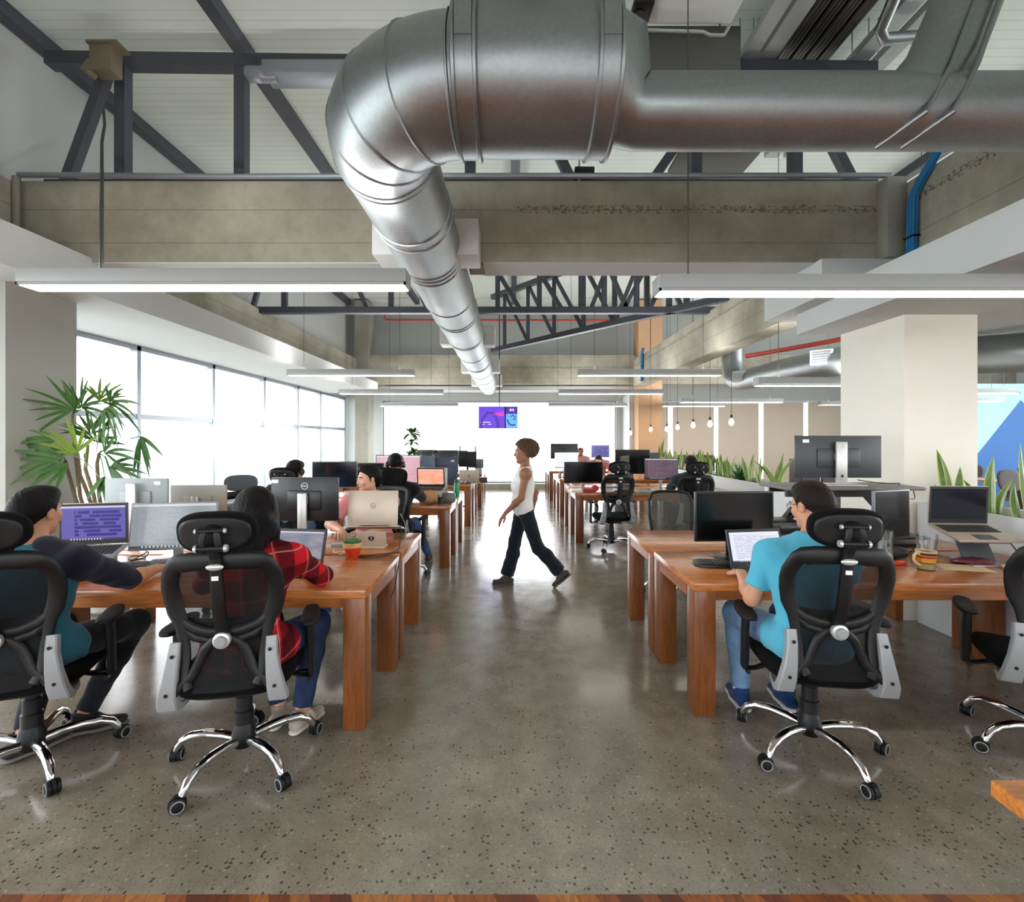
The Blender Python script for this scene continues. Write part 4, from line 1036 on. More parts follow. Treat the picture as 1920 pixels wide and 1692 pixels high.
# sit-stand riser with monitor
RY = 3.86
t = thing('sit_stand_riser', 'black sit-stand desk riser with crossed legs on the far right desk', 'desk riser', (2.62, RY, TABLE))
RB = M('riser_black', srgb(40, 41, 44), .45, var=.06)
m = MB(); m.box((0, 0, .432), (1.06, .42, .026), bev=.006); m.build('top_shelf', M('riser_top', srgb(112, 106, 102), .5, var=.05), t)
m = MB(); m.box((0, -.02, .385), (.86, .03, .07)); m.box((0, .19, .395), (.9, .02, .05)); m.build('shelf_frame', RB, t)
for s in (-1, 1):
    m = MB(); m.box((s*.40, 0, .21), (.03, .48, .035), (R(40*s), 0, 0)); m.build('cross_leg', RB, t)
    m = MB(); m.box((s*.36, 0, .21), (.5, .03, .04), (0, R(48*s), 0)); m.build('cross_leg', RB, t)
m = MB(); m.box((0, 0, .012), (.95, .5, .024), bev=.005); m.build('foot_frame', RB, t)
m = MB(); m.box((0, -.32, .10), (.75, .22, .018), bev=.006); m.box((-.3, -.2, .09), (.04, .3, .03)); m.box((.3, -.2, .09), (.04, .3, .03)); m.build('keyboard_shelf', RB, t)
monitor('large black monitor back with a broad silver neck on top of the sit-stand riser', (2.60, RY-.02, TABLE+.446), 177, .665, .335, .225, SCR_OFF, MGREY, SIL, back=True, sticker=(.25, .125), neckw=.085, base=(.28, .2))
t = thing('computer_box', 'flat black desktop computer behind the head of the blue shirted man', 'computer', (2.06, 3.74, TABLE), R(4))
m = MB(); m.box((0, 0, .14), (.30, .26, .09), bev=.006); m.build('case', MBLK, t); m = MB(); m.box((0, 0, .05), (.34, .28, .09), bev=.005); m.build('lower_case', MGREY, t)
m = MB(); m.box((.03, -.1315, .15), (.16, .003, .02)); m.build('drive_slot', DGRY, t)
monitor('dark monitor turned aside with a silver edge, right of the blue shirted man', (2.64, 3.34, TABLE), 18, .35, .345, .285, SCR_OFF, DGRY, SIL, neckw=.05)
monitor('slim grey monitor seen nearly edge on behind the blue shirted man', (1.88, 3.50, TABLE), 62, .42, .30, .26, SCR_OFF, MGREY, SIL, neckw=.05)
laptop('raised silver laptop with a dark blue screen at the right end of the right desk', (3.06, 3.30, TABLE), -4, .385, .265, 101, SCR_OFFB, SILW, lift=.215, pitch=14)
t = thing('laptop_stand', 'bent metal stand under the raised laptop at the right end of the right desk', 'stand', (3.06, 3.16, TABLE), R(-4), 'laptop stands')
m = MB(); m.box((0, 0, .004), (.24, .24, .008), bev=.003); m.build('foot', SIL, t)
m = MB(); m.box((0, .02, .09), (.20, .01, .185), (R(-28), 0, 0), .003); m.build('back_plate', DGRY, t)
m = MB(); m.box((0, 0, .175), (.22, .22, .008), (R(14), 0, 0), .003); m.build('shelf', DGRY, t)
# glasses, mug
CLEAR = thin_glass('drinking_glass', (.96, .98, .98, 1), .3)
def tumbler(label, loc, r0, r1, h, group='clear drinking glasses'):
    m = MB(); m.lathe([(r0*.98, 0), (r0, .003), (r1, h), (r1-.003, h), (r0-.003, .012)], 28, cap1=True); o = m.build('drinking_glass', CLEAR, loc=tuple(loc)); return tag(o, label, 'glass', group)
g1 = Vector((2.36, 3.04, TABLE))
tumbler('tall empty glass with a scratch of light beside the headrest on the right desk', g1, .042, .044, .235)
tumbler('clear tumbler half hidden behind the tall glass on the right desk', Vector((2.27, 3.10, TABLE)), .036, .038, .13)
mugp = Vector((2.575, 2.985, TABLE))
def mugmat():
    w = N('striped_glaze'); z = w.math('DIVIDE', w.sep(w.coord('Object'))[2], .1)
    c = w.ramp(z, [(0, srgb(70, 70, 66)), (.06, srgb(158, 150, 104)), (.36, srgb(92, 60, 40)), (.42, srgb(222, 160, 56)), (.66, srgb(186, 52, 30)), (.78, srgb(230, 180, 150)), (.81, srgb(44, 26, 24)), (.93, srgb(214, 190, 140))], 'CONSTANT')
    w.col(c); return w.set(.3)
t = thing('mug', 'small mug with red, yellow and green stripes and a cream handle', 'mug', tuple(mugp), R(10)); t.scale = (1.15, 1.15, 1.15)
m = MB(); m.lathe([(.034, 0), (.037, .003), (.046, .098), (.047, .104), (.043, .104), (.038, .02)], 32); m.build('cup', mugmat(), t)
m = MB(); m.tube([(-.042, 0, .088), (-.062, 0, .094), (-.080, 0, .080), (-.080, 0, .058), (-.062, 0, .038), (-.038, 0, .026)], .007, 10, flat=(1, 1.1)); m.build('handle', M('cream_glaze', srgb(220, 196, 148), .35), t)
tumbler('wide clear tumbler standing right behind the striped mug', Vector((2.67, 3.09, TABLE)), .046, .056, .20)
# clutter between
DARKF = M('dark_leather', srgb(44, 42, 42), .55, var=.2, scale=40, bump=.3)
m = MB(); m.ell((0, 0, .035), (.085, .05, .035), n=18); m.ell((.03, .01, .055), (.05, .04, .025), n=14)
for v in m.bm.verts: v.co.z = max(0, v.co.z)
tag(m.build('glasses_case', DARKF, loc=(2.60, 3.27, TABLE), rot=(0, 0, R(-20))), 'dark rounded pouch lying behind the striped mug', 'pouch')
m = MB(); m.box((0, 0, .012), (.1, .035, .024), (0, 0, .3), .008); m.box((.03, .02, .01), (.05, .03, .02), (0, 0, -.4), .006)
tag(m.build('lighter', M('orange_red_plastic', srgb(224, 72, 36), .3, var=.1), loc=(2.50, 3.10, TABLE)), 'small bright orange red object between the glass and the mug', 'trinket')
box_thing('notebook', 'tan notebook lying under the cables behind the striped mug', 'notebook', (2.86, 3.22, TABLE), (.22, .16, .014), M('tan_card', srgb(156, 112, 72), .7), 12)
box_thing('paper_sheet', 'cream paper sheet right of the striped mug', 'paper', (2.84, 3.03, TABLE), (.27, .16, .002), M('cream_paper', srgb(226, 204, 166), .8, var=.02), -14, 0)
m = MB(); m.ell((0, 0, .02), (.13, .06, .022), n=18)
for v in m.bm.verts: v.co.z = max(0, v.co.z)+.004*math.sin(v.co.x*90)*math.sin(v.co.y*80)
o = m.build('snack_bag', M('maroon_clear_wrap', srgb(128, 62, 76), .2, var=.4, scale=60), loc=(2.99, 3.12, TABLE), rot=(0, 0, R(-10))); tag(o, 'crinkled maroon snack bag below the raised silver laptop', 'bag')
m = MB(); m.ell((0, 0, .012), (.032, .056, .02), n=18)
for v in m.bm.verts: v.co.z = max(0, v.co.z)
tag(m.build('mouse', M('cream_plastic', srgb(222, 200, 176), .35, var=.02), loc=(3.13, 3.0, TABLE), rot=(0, 0, R(70))), 'slim cream mouse at the right end of the right desk', 'mouse')
box_thing('phone', 'dark tablet lying by the right desk end behind the cream mouse', 'tablet', (3.30, 3.02, TABLE), (.16, .15, .012), MBLK, 20)
for k, (pts, lb) in enumerate([
    ([(2.44, 3.24, .755), (2.5, 3.30, .80), (2.56, 3.38, .757), (2.46, 3.42, .785), (2.36, 3.34, .755)], 'black cable heap behind the pouch on the right desk'),
    ([(2.70, 3.22, .755), (2.74, 3.18, .79), (2.78, 3.28, .82), (2.82, 3.36, .80), (2.84, 3.42, .756)], 'thin black lead rising toward the raised laptop'),
    ([(2.9, 3.7, 1.19), (2.98, 3.66, 1.13), (3.1, 3.7, 1.10), (3.16, 3.78, 1.16)], 'loose black lead draped under the riser shelf'),
    ([(2.72, 3.78, 1.24), (2.84, 3.72, 1.222), (2.98, 3.7, 1.22), (3.06, 3.8, 1.205)], 'black lead lying on the riser shelf beside the silver neck'),
    ([(3.26, 3.24, .945), (3.32, 3.25, .92), (3.36, 3.2, .82), (3.35, 3.15, .756)], 'power lead curling from the right side of the raised laptop')]):
    wire(lb, pts, .0045 if k == 0 else .0034)
box_thing('power_adapter', 'grey power adapter lying under the turned dark monitor', 'adapter', (2.72, 3.40, .75), (.1, .06, .04), DGRY, 30)

# ---- second and farther rows, left
monitor('dark grey monitor behind the ringed logo monitor, left second row', (-2.24, 5.62+.45, TABLE), 4, .56, .34, .36, SCR_OFFB, SGREY, SIL)
monitor('narrow dark monitor edge just left of the pink shirted man', (-1.83, 6.2, TABLE), -18, .40, .33, .34, SCR_OFFB, MBLK, SIL)
monitor('wide monitor with a pale pink page behind the headphones of the black shirted man', (-1.52, 6.42, TABLE), 0, .60, .40, .40, SCR_PINK, MBLK, MBLK)
laptop('grey laptop with an orange page on the left second row desk', (-1.06, 6.30, TABLE), -4, .37, .26, 98, SCR_ORANGE, SIL, lift=.17, pitch=16)
t = thing('laptop_stand', 'silver wedge stand under the laptop with the orange page', 'stand', (-1.06, 6.2, TABLE), R(-4), 'laptop stands'); 
m = MB(); m.box((0, 0, .13), (.26, .2, .008), (R(16), 0, 0), .002); m.build('shelf', SIL, t); m = MB(); m.box((0, .02, .065), (.24, .01, .13), (R(-20), 0, 0)); m.build('back_plate', SIL, t)
monitor('tall blue grey monitor back between the pink page and the orange page', (-1.30, 7.05, TABLE), 180, .34, .42, .36, SCR_OFF, M('blue_grey', srgb(92, 112, 128), .4), SIL)
monitor('navy monitor back with a white tag, right of the orange page laptop', (-.98, 7.1, TABLE), 188, .34, .42, .34, SCR_OFF, M('navy_plastic', srgb(58, 66, 92), .45), SIL, sticker=(-.10, .15))
t = thing('paper_bag', 'crumpled tan paper bag lying by the hand of the black shirted man', 'bag', tuple(at(804, 6.08, Z=.75)), R(20))
m = MB(); m.ell((0, 0, .075), (.14, .10, .085), n=22, m=14)
for v in m.bm.verts:
    q = v.co; v.co.z = max(0, q.z + .012*math.sin(q.x*70+q.y*30)*math.cos(q.y*60))
m.build('bag', M('kraft_paper', srgb(196, 142, 88), .8, var=.15, scale=14), t)
t = thing('bottle', 'tall green bottle standing at the aisle end of the left second row', 'bottle', tuple(at(856, 6.72, Z=.75)), 0)
GRN = M('green_bottle_plastic', srgb(24, 150, 96), .3, var=.06)
m = MB(); m.lathe([(.036, 0), (.038, .01), (.038, .17), (.033, .2)], 20); m.build('body', GRN, t); m = MB(); m.lathe([(.033, .2), (.033, .235), (.022, .245)], 18); m.build('cap', M('dark_green_cap', srgb(16, 84, 62), .4), t)
m = MB(); m.box((0, 0, .06), (.16, .12, .12), bev=.02); m.tube([(-.08, 0, .06), (-.08, 0, .15), (0, 0, .19), (.06, 0, .15)], .007, 8)
tag(m.build('wire_basket', M('grey_wire', srgb(112, 112, 112), .45, .4), loc=tuple(at(842, 6.15, Z=.75))), 'small grey box with a thin handle below the green bottle', 'box')
m = MB(); m.lathe([(.03, 0), (.034, .09), (.03, .09), (.028, .01)], 18); m.tube([(-.01, 0, .02), (-.03, .01, .15)], .004, 6); m.tube([(.01, 0, .02), (.03, 0, .14)], .004, 6)
tag(m.build('pen_cup', MBLK, loc=tuple(at(826, 5.98, Z=.75))), 'dark pen cup beside the tan paper bag', 'cup')
laptop('open silver laptop lid with a dark leaf shaped mark on the left third row', tuple(at(880, 8.75, Z=.75)), 178, .36, .25, 100, SCR_OFF, SILW, logo='swirl')
m = MB()
for k in range(5): m.tube([(-.14+.06*k, .03*math.sin(k*2), .02), (-.10+.06*k, .05*math.cos(k), .05), (-.06+.06*k, .02, .02)], .018, 7)
tag(m.build('headset_pile', M('mauve_cloth', srgb(150, 146, 166), .8, var=.3, scale=20), loc=tuple(at(866, 8.72, Z=.75))), 'small heap of mauve cloth and leads on the left third row', 'clutter')
monitor('black monitor frame with two prongs above it, left third row far side', (-1.28, 9.6, TABLE), 180, .40, .34, .42, SCR_OFF, MBLK, MBLK)
t = thing('office_chair', 'dark chair back with two upright posts above the left third row', 'office chair', (-.98, 10.6, 0), 0, 'mesh office chairs')
m = MB(); m.box((0, 0, 1.12), (.40, .04, .34), bev=.01); m.build('backrest', BLK, t); m = MB(); m.cyl((-.17, 0, 1.0), (-.17, 0, 1.42), .014, n=8); m.build('post', BLK, t); m = MB(); m.cyl((.17, 0, 1.0), (.17, 0, 1.42), .014, n=8); m.build('post', BLK, t)
m = MB(); m.pad((0, .22, .46), .46, .46, .08, 3.4); m.build('seat', SEATF, t); m = MB(); m.cyl((0, .22, .06), (0, .22, .42), .03); m.box((0, .22, .05), (.6, .06, .03)); m.box((0, .22, .05), (.06, .6, .03)); m.build('base', BLK, t); m = MB(); m.cyl((0, .02, .45), (0, .0, 1.0), .025, n=8); m.build('spine', BLK, t)
for (u, Y, yaw, w, h, zc, mt, lb) in [(835, 9.9, 180, .5, .33, .36, MBLK, 'black monitor back on the left third row, behind the orange page laptop'), (858, 12.0, 180, .5, .34, .36, MGREY, 'grey monitor back on the farthest left desks'), (893, 11.7, 175, .36, .22, .22, DGRY, 'small dark screen back at the aisle end of the farthest left desks'), (800, 11.8, 180, .5, .34, .38, MBLK, 'black monitor back on the farthest left desks, left of the grey one')]:
    monitor(lb, tuple(at(u, Y, Z=.75)), yaw, w, h, zc, SCR_OFF, mt, MBLK)
for (u, Y, s_, lb) in [(905, 9.0, .05, 'dark small box at the aisle end of the left third row'), (897, 11.5, .06, 'pale small box at the aisle end of the farthest left desks')]:
    box_thing('desk_box', lb, 'box', tuple(at(u, Y, Z=.75)), (.16, .1, s_*2), MGREY if s_ < .055 else SGREY, 15)

# ---- second and farther rows, right
monitor('black monitor near the aisle on the right second row', tuple(at(1094, 7.55, Z=.75)), 2, .61, .33, .29, SCR_OFF, MBLK, SIL)
monitor('large black monitor behind the empty chair on the right second row', tuple(at(1186, 8.3, Z=.75)), 0, .60, .42, .42, SCR_OFF, MBLK, MBLK)
monitor('monitor with plum code lines in front of the dark shirted man', tuple(at(1240, 7.6, Z=.75)), -4, .52, .34, .34, SCR_CODE, MGREY, SIL)
monitor('dark tower screen just left of the plum code monitor', tuple(at(1172, 7.5, Z=.75)), 60, .42, .42, .34, SCR_OFF, MBLK, MBLK)
box_thing('folder', 'light blue folder lying in front of the plum code monitor', 'folder', tuple(at(1208, 7.33, Z=.75)), (.24, .16, .02), M('cyan_card', srgb(84, 168, 186), .6), 8)
m = MB(); m.box((0, 0, .03), (.2, .12, .06), bev=.02); m.ell((.1, .02, .06), (.06, .05, .05), n=12); tag(m.build('red_pouch', M('red_cloth', srgb(176, 46, 58), .7, var=.2), loc=tuple(at(1104, 7.32, Z=.75))), 'red pouch under the black monitor on the right second row', 'pouch')
box_thing('paper_stack', 'white paper stack at the aisle corner of the right second row', 'paper', tuple(at(1085, 7.36, Z=.75)), (.26, .18, .03), PAPER, 5)
laptop('pale laptop lid with a small mark on the right third row', tuple(at(1090, 9.95, Z=.75)), 183, .46, .30, 100, SCR_OFF, M('pale_teal', srgb(150, 172, 172), .4, .3), logo='swirl')
monitor('white lit screen on the right third row at the aisle', tuple(at(1062, 10.2, Z=.75)), 4, .50, .34, .36, SCR_WHITE, STK, SIL)
monitor('black monitor back on the farthest right desks at the aisle', tuple(at(1058, 12.55, Z=.75)), 182, .72, .40, .50, SCR_OFF, MBLK, MBLK)
monitor('violet lit screen on the farthest right desks by the pinkish shirt', tuple(at(1126, 12.7, Z=.75)), 10, .5, .34, .50, SCR_PURPLE, MBLK, MBLK)
monitor('dark monitor behind the plum code monitor on the right third row', tuple(at(1215, 10.1, Z=.75)), 176, .5, .34, .36, SCR_OFF, MGREY, MBLK)
m = MB()
for k in range(6): a = k*1.3; m.cyl((.10*math.cos(a), .05*math.sin(a), 0), (.10*math.cos(a)+.01, .05*math.sin(a), .14+.06*math.sin(k*2.1)), .026, n=10)
tag(m.build('cup_cluster', M('brown_grey_cups', srgb(122, 108, 100), .5, var=.3, scale=9), loc=tuple(at(1056, 9.9, Z=.75))), 'cluster of small cups at the aisle end of the right third row', 'cups')
m = MB(); m.lathe([(.13, 0), (.15, .02), (.165, .22), (.17, .225), (.155, .21)], 24); m.ell((0, 0, .2), (.14, .14, .04), n=16)
tag(m.build('waste_bin', M('light_blue_plastic', srgb(138, 182, 208), .5, var=.05), loc=tuple(at(1213, 6.5, Z=0))), 'light blue waste bin on the floor under the right second row', 'bin')

# ---- hanging screen
SCRP = emission('violet_slide', srgb(104, 58, 214), .36, .01); SCRP2 = emission('deep_violet_slide', srgb(84, 40, 176), .30, .01); SCRB = emission('sky_blue_slide', srgb(102, 170, 232), .38, .01); SCRK = emission('hot_pink_line', srgb(238, 60, 170), .42, .01); SCRW = emission('white_caption', (1, 1, 1, 1), .42, .01); SCRN = emission('navy_line', srgb(30, 60, 130), .3, .01)
c = at(934, 11.5, 783)
t = thing('television', 'flat screen with violet and blue slides hanging in the aisle from a thin pole', 'screen', tuple(c))
W_, H_ = .94, .53
m = MB(); m.box((0, .03, 0), (W_, .05, H_), bev=.006); p = m.build('case', MBLK, t)
m = MB(); m.box((-.155, .003, 0), (W_*.66, .004, H_-.02)); sc_ = m.build('main_slide', SCRP, t)
m = MB(); m.box((.325, .003, .175), (.27, .004, .165)); m.build('corner_slide', SCRP2, t)
m = MB(); m.box((.325, .003, -.085), (.27, .004, .34)); m.build('blue_slide', SCRB, t)
m = MB(); m.tube([(-.42, -.001, -.25), (-.38, -.001, -.05), (-.25, -.001, .12), (-.10, -.001, .10), (-.02, -.001, -.08), (0, -.001, -.25)], .035, 8, flat=(1, .05), up=(0, -1, 0)); m.build('arch', SCRP2, t)
m = MB()
for k in range(5): m.tube([(-.10+.05*k, -.002, .06-.02*(k % 2)), (-.06+.05*k, -.002, .11+.01*k), (.0+.03*k, -.002, .08), (.02+.03*k, -.002, .04)], .009, 6, flat=(1, .3), up=(0, -1, 0))
m.ell((.085, -.002, .07), (.045, .002, .035), n=16); m.build('pink_squiggle', SCRK, t)
m = MB(); m.box((-.31, -.001, -.115), (.24, .002, .012)); m.box((-.37, -.001, -.165), (.09, .002, .010)); m.box((-.2, -.001, -.165), (.08, .002, .010)); m.box((.30, -.001, .18), (.04, .002, .05)); m.box((.36, -.001, .18), (.03, .002, .05)); m.build('caption', SCRW, t)
m = MB(); m.tube([(.22, -.002, -.05), (.26, -.002, -.15), (.33, -.002, -.19), (.41, -.002, -.17)], .016, 8, flat=(1, .2), up=(0, -1, 0)); m.tube([(.30, -.002, .02), (.36, -.002, .05), (.42, -.002, .0), (.36, -.002, -.04), (.42, -.002, -.06)], .014, 8, flat=(1, .2), up=(0, -1, 0)); m.build('blue_squiggle', SCRN, t)
m = MB(); m.cyl((.03, .05, H_/2-.05), (.03, .05, 5.6-c.z), .012, n=10); m.build('pole', MBLK, t)

# ---- beyond the planter on the right
t = thing('table', 'wooden table far right beyond the planter', 'table', (10.6, 9.9, 0), 0)
m = MB(); m.box((0, 0, .73), (2.4, .9, .04), bev=.004); m.build('tabletop', WOOD, t)
for sx in (-1.1, 1.1):
    for sy in (-.38, .38):
        m = MB(); m.box((sx, sy, .355), (.09, .09, .71)); m.build('leg', WOODL, t)
CHB = M('dark_brown_shell', srgb(54, 42, 38), .6, var=.1)
def shell_chair(label, loc, rz):
    t = thing('shell_chair', label, 'chair', loc, R(rz), 'dark shell chairs')
    m = MB(); m.pad((0, -.2, .80), .44, .40, .04, 3, (R(80), 0, 0)); m.build('backrest', CHB, t)
    m = MB(); m.pad((0, 0, .46), .44, .44, .05, 3.2); m.build('seat', CHB, t)
    m = MB(); m.cyl((0, -.17, .47), (0, -.2, .7), .02, n=8); m.build('spine', CHB, t)
    for sx in (-1, 1):
        for sy in (-1, 1):
            m = MB(); m.cyl((sx*.15, sy*.15, .45), (sx*.2, sy*.2, 0), .015, n=8); m.build('leg', CHB, t)
    return t
shell_chair('dark rounded chair pulled up to the far right wooden table', tuple(at(1872, 9.0, Z=0)), 0)
shell_chair('second dark chair at the far right wooden table, half behind the pillar', tuple(at(1835, 10.7, Z=0)), 170)
for (u, Y, w, h, lb) in [(1310, 13.2, .9, .55, 'dark cabinet back among the planter leaves, left of the fern'), (1540, 9.0, .75, .95, 'dark brown cabinet behind the planter, left of the sit-stand riser monitor'), (1290, 11.6, .6, .9, 'dark desk screen behind the far end of the planter')]:
    t = thing('cabinet', lb, 'cabinet', tuple(at(u, Y, Z=0)), 0); hh = 1.18 if Y < 10 else 1.12
    m = MB(); m.box((0, .2, hh/2), (w, .4, hh), bev=.006); m.build('body', CHB, t); m = MB(); m.box((-w/4, -.005, hh/2), (w/2-.02, .02, hh-.06)); d_ = m.build('door', CHB, t); m = MB(); m.box((-.04, -.02, hh*.7), (.015, .02, .12)); m.build('handle', ALU, d_)
    m = MB(); m.box((w/4, -.005, hh/2), (w/2-.02, .02, hh-.06)); m.build('door', CHB, t)
# ------------------------------------------------------------------ people: bodies grown from blended rounded limbs
def V3(*a): return np.array(a, dtype=np.float64)
def unit(v): v = np.asarray(v, float); return v/ (np.linalg.norm(v)+1e-12)
class Flesh:
    """signed distance field of smoothly blended rounded cones and ellipsoids, turned into one closed surface"""
    def __init__(s): s.ops = []
    def cone(s, a, b, ra, rb, k=.02, flat=None):
        s.ops.append(('c', np.asarray(a, float), np.asarray(b, float), ra, rb, k, flat)); return s
    def chain(s, pts, rs, k=.015):
        for i in range(len(pts)-1): s.cone(pts[i], pts[i+1], rs[i], rs[i+1], k)
        return s
    def ell(s, c, rad, axes, k=.02, sub=False):
        s.ops.append(('s' if sub else 'e', np.asarray(c, float), np.asarray(rad, float), np.asarray(axes, float), k)); return s
    def cut(s, p, n): s.ops.append(('x', np.asarray(p, float), unit(n))); return s
    def wrinkle(s, amp, freq): s.ops.append(('w', amp, freq)); return s
    def mesh(s, h):
        lo = np.full(3, 1e9); hi = -lo
        for o in s.ops:
            if o[0] == 'c':
                r = max(o[3], o[4]); lo = np.minimum(lo, np.minimum(o[1], o[2])-r); hi = np.maximum(hi, np.maximum(o[1], o[2])+r)
            elif o[0] == 'e':
                e = np.sqrt(((o[3]*o[2][:, None])**2).sum(0)); lo = np.minimum(lo, o[1]-e); hi = np.maximum(hi, o[1]+e)
        lo -= 3*h+.01; hi += 3*h+.01
        n = np.ceil((hi-lo)/h).astype(int)+1
        ax = [lo[i]+np.arange(n[i])*h for i in range(3)]
        D = np.full(n, .5, np.float32)
        for o in s.ops:
            if o[0] in 'ces':
                if o[0] == 'c': r = max(o[3], o[4]); a = np.minimum(o[1], o[2])-r; b = np.maximum(o[1], o[2])+r; k = o[5]
                else:
                    e = np.sqrt(((o[3]*o[2][:, None])**2).sum(0)); a = o[1]-e; b = o[1]+e; k = o[4]
                mg = k+2.5*h+.01
                i0 = np.maximum(np.floor((a-mg-lo)/h).astype(int), 0); i1 = np.minimum(np.ceil((b+mg-lo)/h).astype(int)+1, n)
                if (i1 <= i0).any(): continue
                sl = tuple(slice(i0[i], i1[i]) for i in range(3))
                X = ax[0][sl[0]][:, None, None]; Y = ax[1][sl[1]][None, :, None]; Z = ax[2][sl[2]][None, None, :]
                if o[0] == 'c':
                    p, q, ra, rb = o[1], o[2], o[3], o[4]; w = q-p; L2 = w@w+1e-12
                    dx, dy, dz = X-p[0], Y-p[1], Z-p[2]
                    if o[6] is not None:
                        fa, fs = o[6]; dd = (dx*fa[0]+dy*fa[1]+dz*fa[2])*(1/fs-1); dx, dy, dz = dx+dd*fa[0], dy+dd*fa[1], dz+dd*fa[2]
                    t = np.clip((dx*w[0]+dy*w[1]+dz*w[2])/L2, 0, 1)
                    d = np.sqrt((dx-t*w[0])**2+(dy-t*w[1])**2+(dz-t*w[2])**2)-(ra+(rb-ra)*t)
                    if o[6] is not None: d = d*(.5+.5*o[6][1])
                else:
                    c, rad, A = o[1], o[2], o[3]; dx, dy, dz = X-c[0], Y-c[1], Z-c[2]
                    u = [(dx*A[i][0]+dy*A[i][1]+dz*A[i][2])/rad[i] for i in range(3)]
                    k0 = np.sqrt(u[0]**2+u[1]**2+u[2]**2); k1 = np.sqrt((u[0]/rad[0])**2+(u[1]/rad[1])**2+(u[2]/rad[2])**2)
                    d = k0*(k0-1)/(k1+1e-9)
                B = D[sl]
                if o[0] == 's':
                    hh = np.maximum(k-np.abs(-d-B), 0)/k; D[sl] = np.maximum(B, -d)+hh*hh*k*.25
                else:
                    hh = np.maximum(k-np.abs(d-B), 0)/k; D[sl] = np.minimum(B, d)-hh*hh*k*.25
            elif o[0] == 'x':
                X, Y, Z = ax[0][:, None, None], ax[1][None, :, None], ax[2][None, None, :]
                D = np.maximum(D, ((X-o[1][0])*o[2][0]+(Y-o[1][1])*o[2][1]+(Z-o[1][2])*o[2][2]).astype(np.float32))
            elif o[0] == 'w':
                f = o[2]; X, Y, Z = ax[0][:, None, None], ax[1][None, :, None], ax[2][None, None, :]
                g = np.sin(f*(X+.6*Z)+2*np.sin(f*.37*Y+1))*np.sin(f*.8*(Y-.5*Z)+1.5*np.sin(f*.41*X))*.6+np.sin(f*1.7*(Z+.3*X-.4*Y)+2*np.sin(f*.5*X))*.4
                D = D+(o[1]*g).astype(np.float32)
        # surface nets
        S = D < 0
        sh = tuple(x-1 for x in D.shape)
        cor = [(i, j, k) for i in (0, 1) for j in (0, 1) for k in (0, 1)]
        cnt = np.zeros(sh, np.int8)
        def sub(A, c): return A[c[0]:c[0]+sh[0], c[1]:c[1]+sh[1], c[2]:c[2]+sh[2]]
        for c in cor: cnt += sub(S, c)
        act = (cnt > 0) & (cnt < 8); I = np.argwhere(act); idx = np.full(sh, -1, np.int64); idx[act] = np.arange(len(I))
        acc = np.zeros((len(I), 3)); num = np.zeros(len(I))
        for a in cor:
            for ax_ in range(3):
                if a[ax_]: continue
                b = list(a); b[ax_] = 1
                da = D[I[:, 0]+a[0], I[:, 1]+a[1], I[:, 2]+a[2]]; db = D[I[:, 0]+b[0], I[:, 1]+b[1], I[:, 2]+b[2]]
                m = (da < 0) != (db < 0); t = np.where(m, da/np.where(m, da-db, 1), 0)
                P = np.tile(np.array(a, float), (len(I), 1)); P[:, ax_] = t
                acc[m] += P[m]; num += m
        V = lo+(I+acc/np.maximum(num, 1)[:, None])*h
        F = []
        for ax_ in range(3):
            A = np.moveaxis(S, ax_, 0); e = A[:-1] != A[1:]; pos = A[:-1] & ~A[1:]
            ii = np.argwhere(e[:, 1:-1, 1:-1]); ii[:, 1:] += 1
            Id = np.moveaxis(idx, ax_, 0)
            q = np.stack([Id[ii[:, 0], ii[:, 1]-1, ii[:, 2]-1], Id[ii[:, 0], ii[:, 1], ii[:, 2]-1], Id[ii[:, 0], ii[:, 1], ii[:, 2]], Id[ii[:, 0], ii[:, 1]-1, ii[:, 2]]], 1)
            fl = pos[ii[:, 0], ii[:, 1], ii[:, 2]]
            if ax_ == 1: fl = ~fl
            q[~fl] = q[~fl][:, ::-1]; F.append(q)
        F = np.concatenate(F); F = F[(F >= 0).all(1)]
        return V, F
    def build(s, name, mat, parent, h, origin):
        V, F = s.mesh(h); V = V-np.asarray(origin)
        me = bpy.data.meshes.new(name)
        me.vertices.add(len(V)); me.vertices.foreach_set('co', V.astype(np.float32).ravel())
        me.loops.add(len(F)*4); me.loops.foreach_set('vertex_index', F.astype(np.int32).ravel())
        me.polygons.add(len(F)); me.polygons.foreach_set('loop_start', np.arange(0, len(F)*4, 4, dtype=np.int32)); 
        me.update(calc_edges=True); me.validate()
        me.polygons.foreach_set('use_smooth', [True]*len(me.polygons)); me.materials.append(mat)
        o = bpy.data.objects.new(name, me); COL.objects.link(o); o.parent = parent
        return o

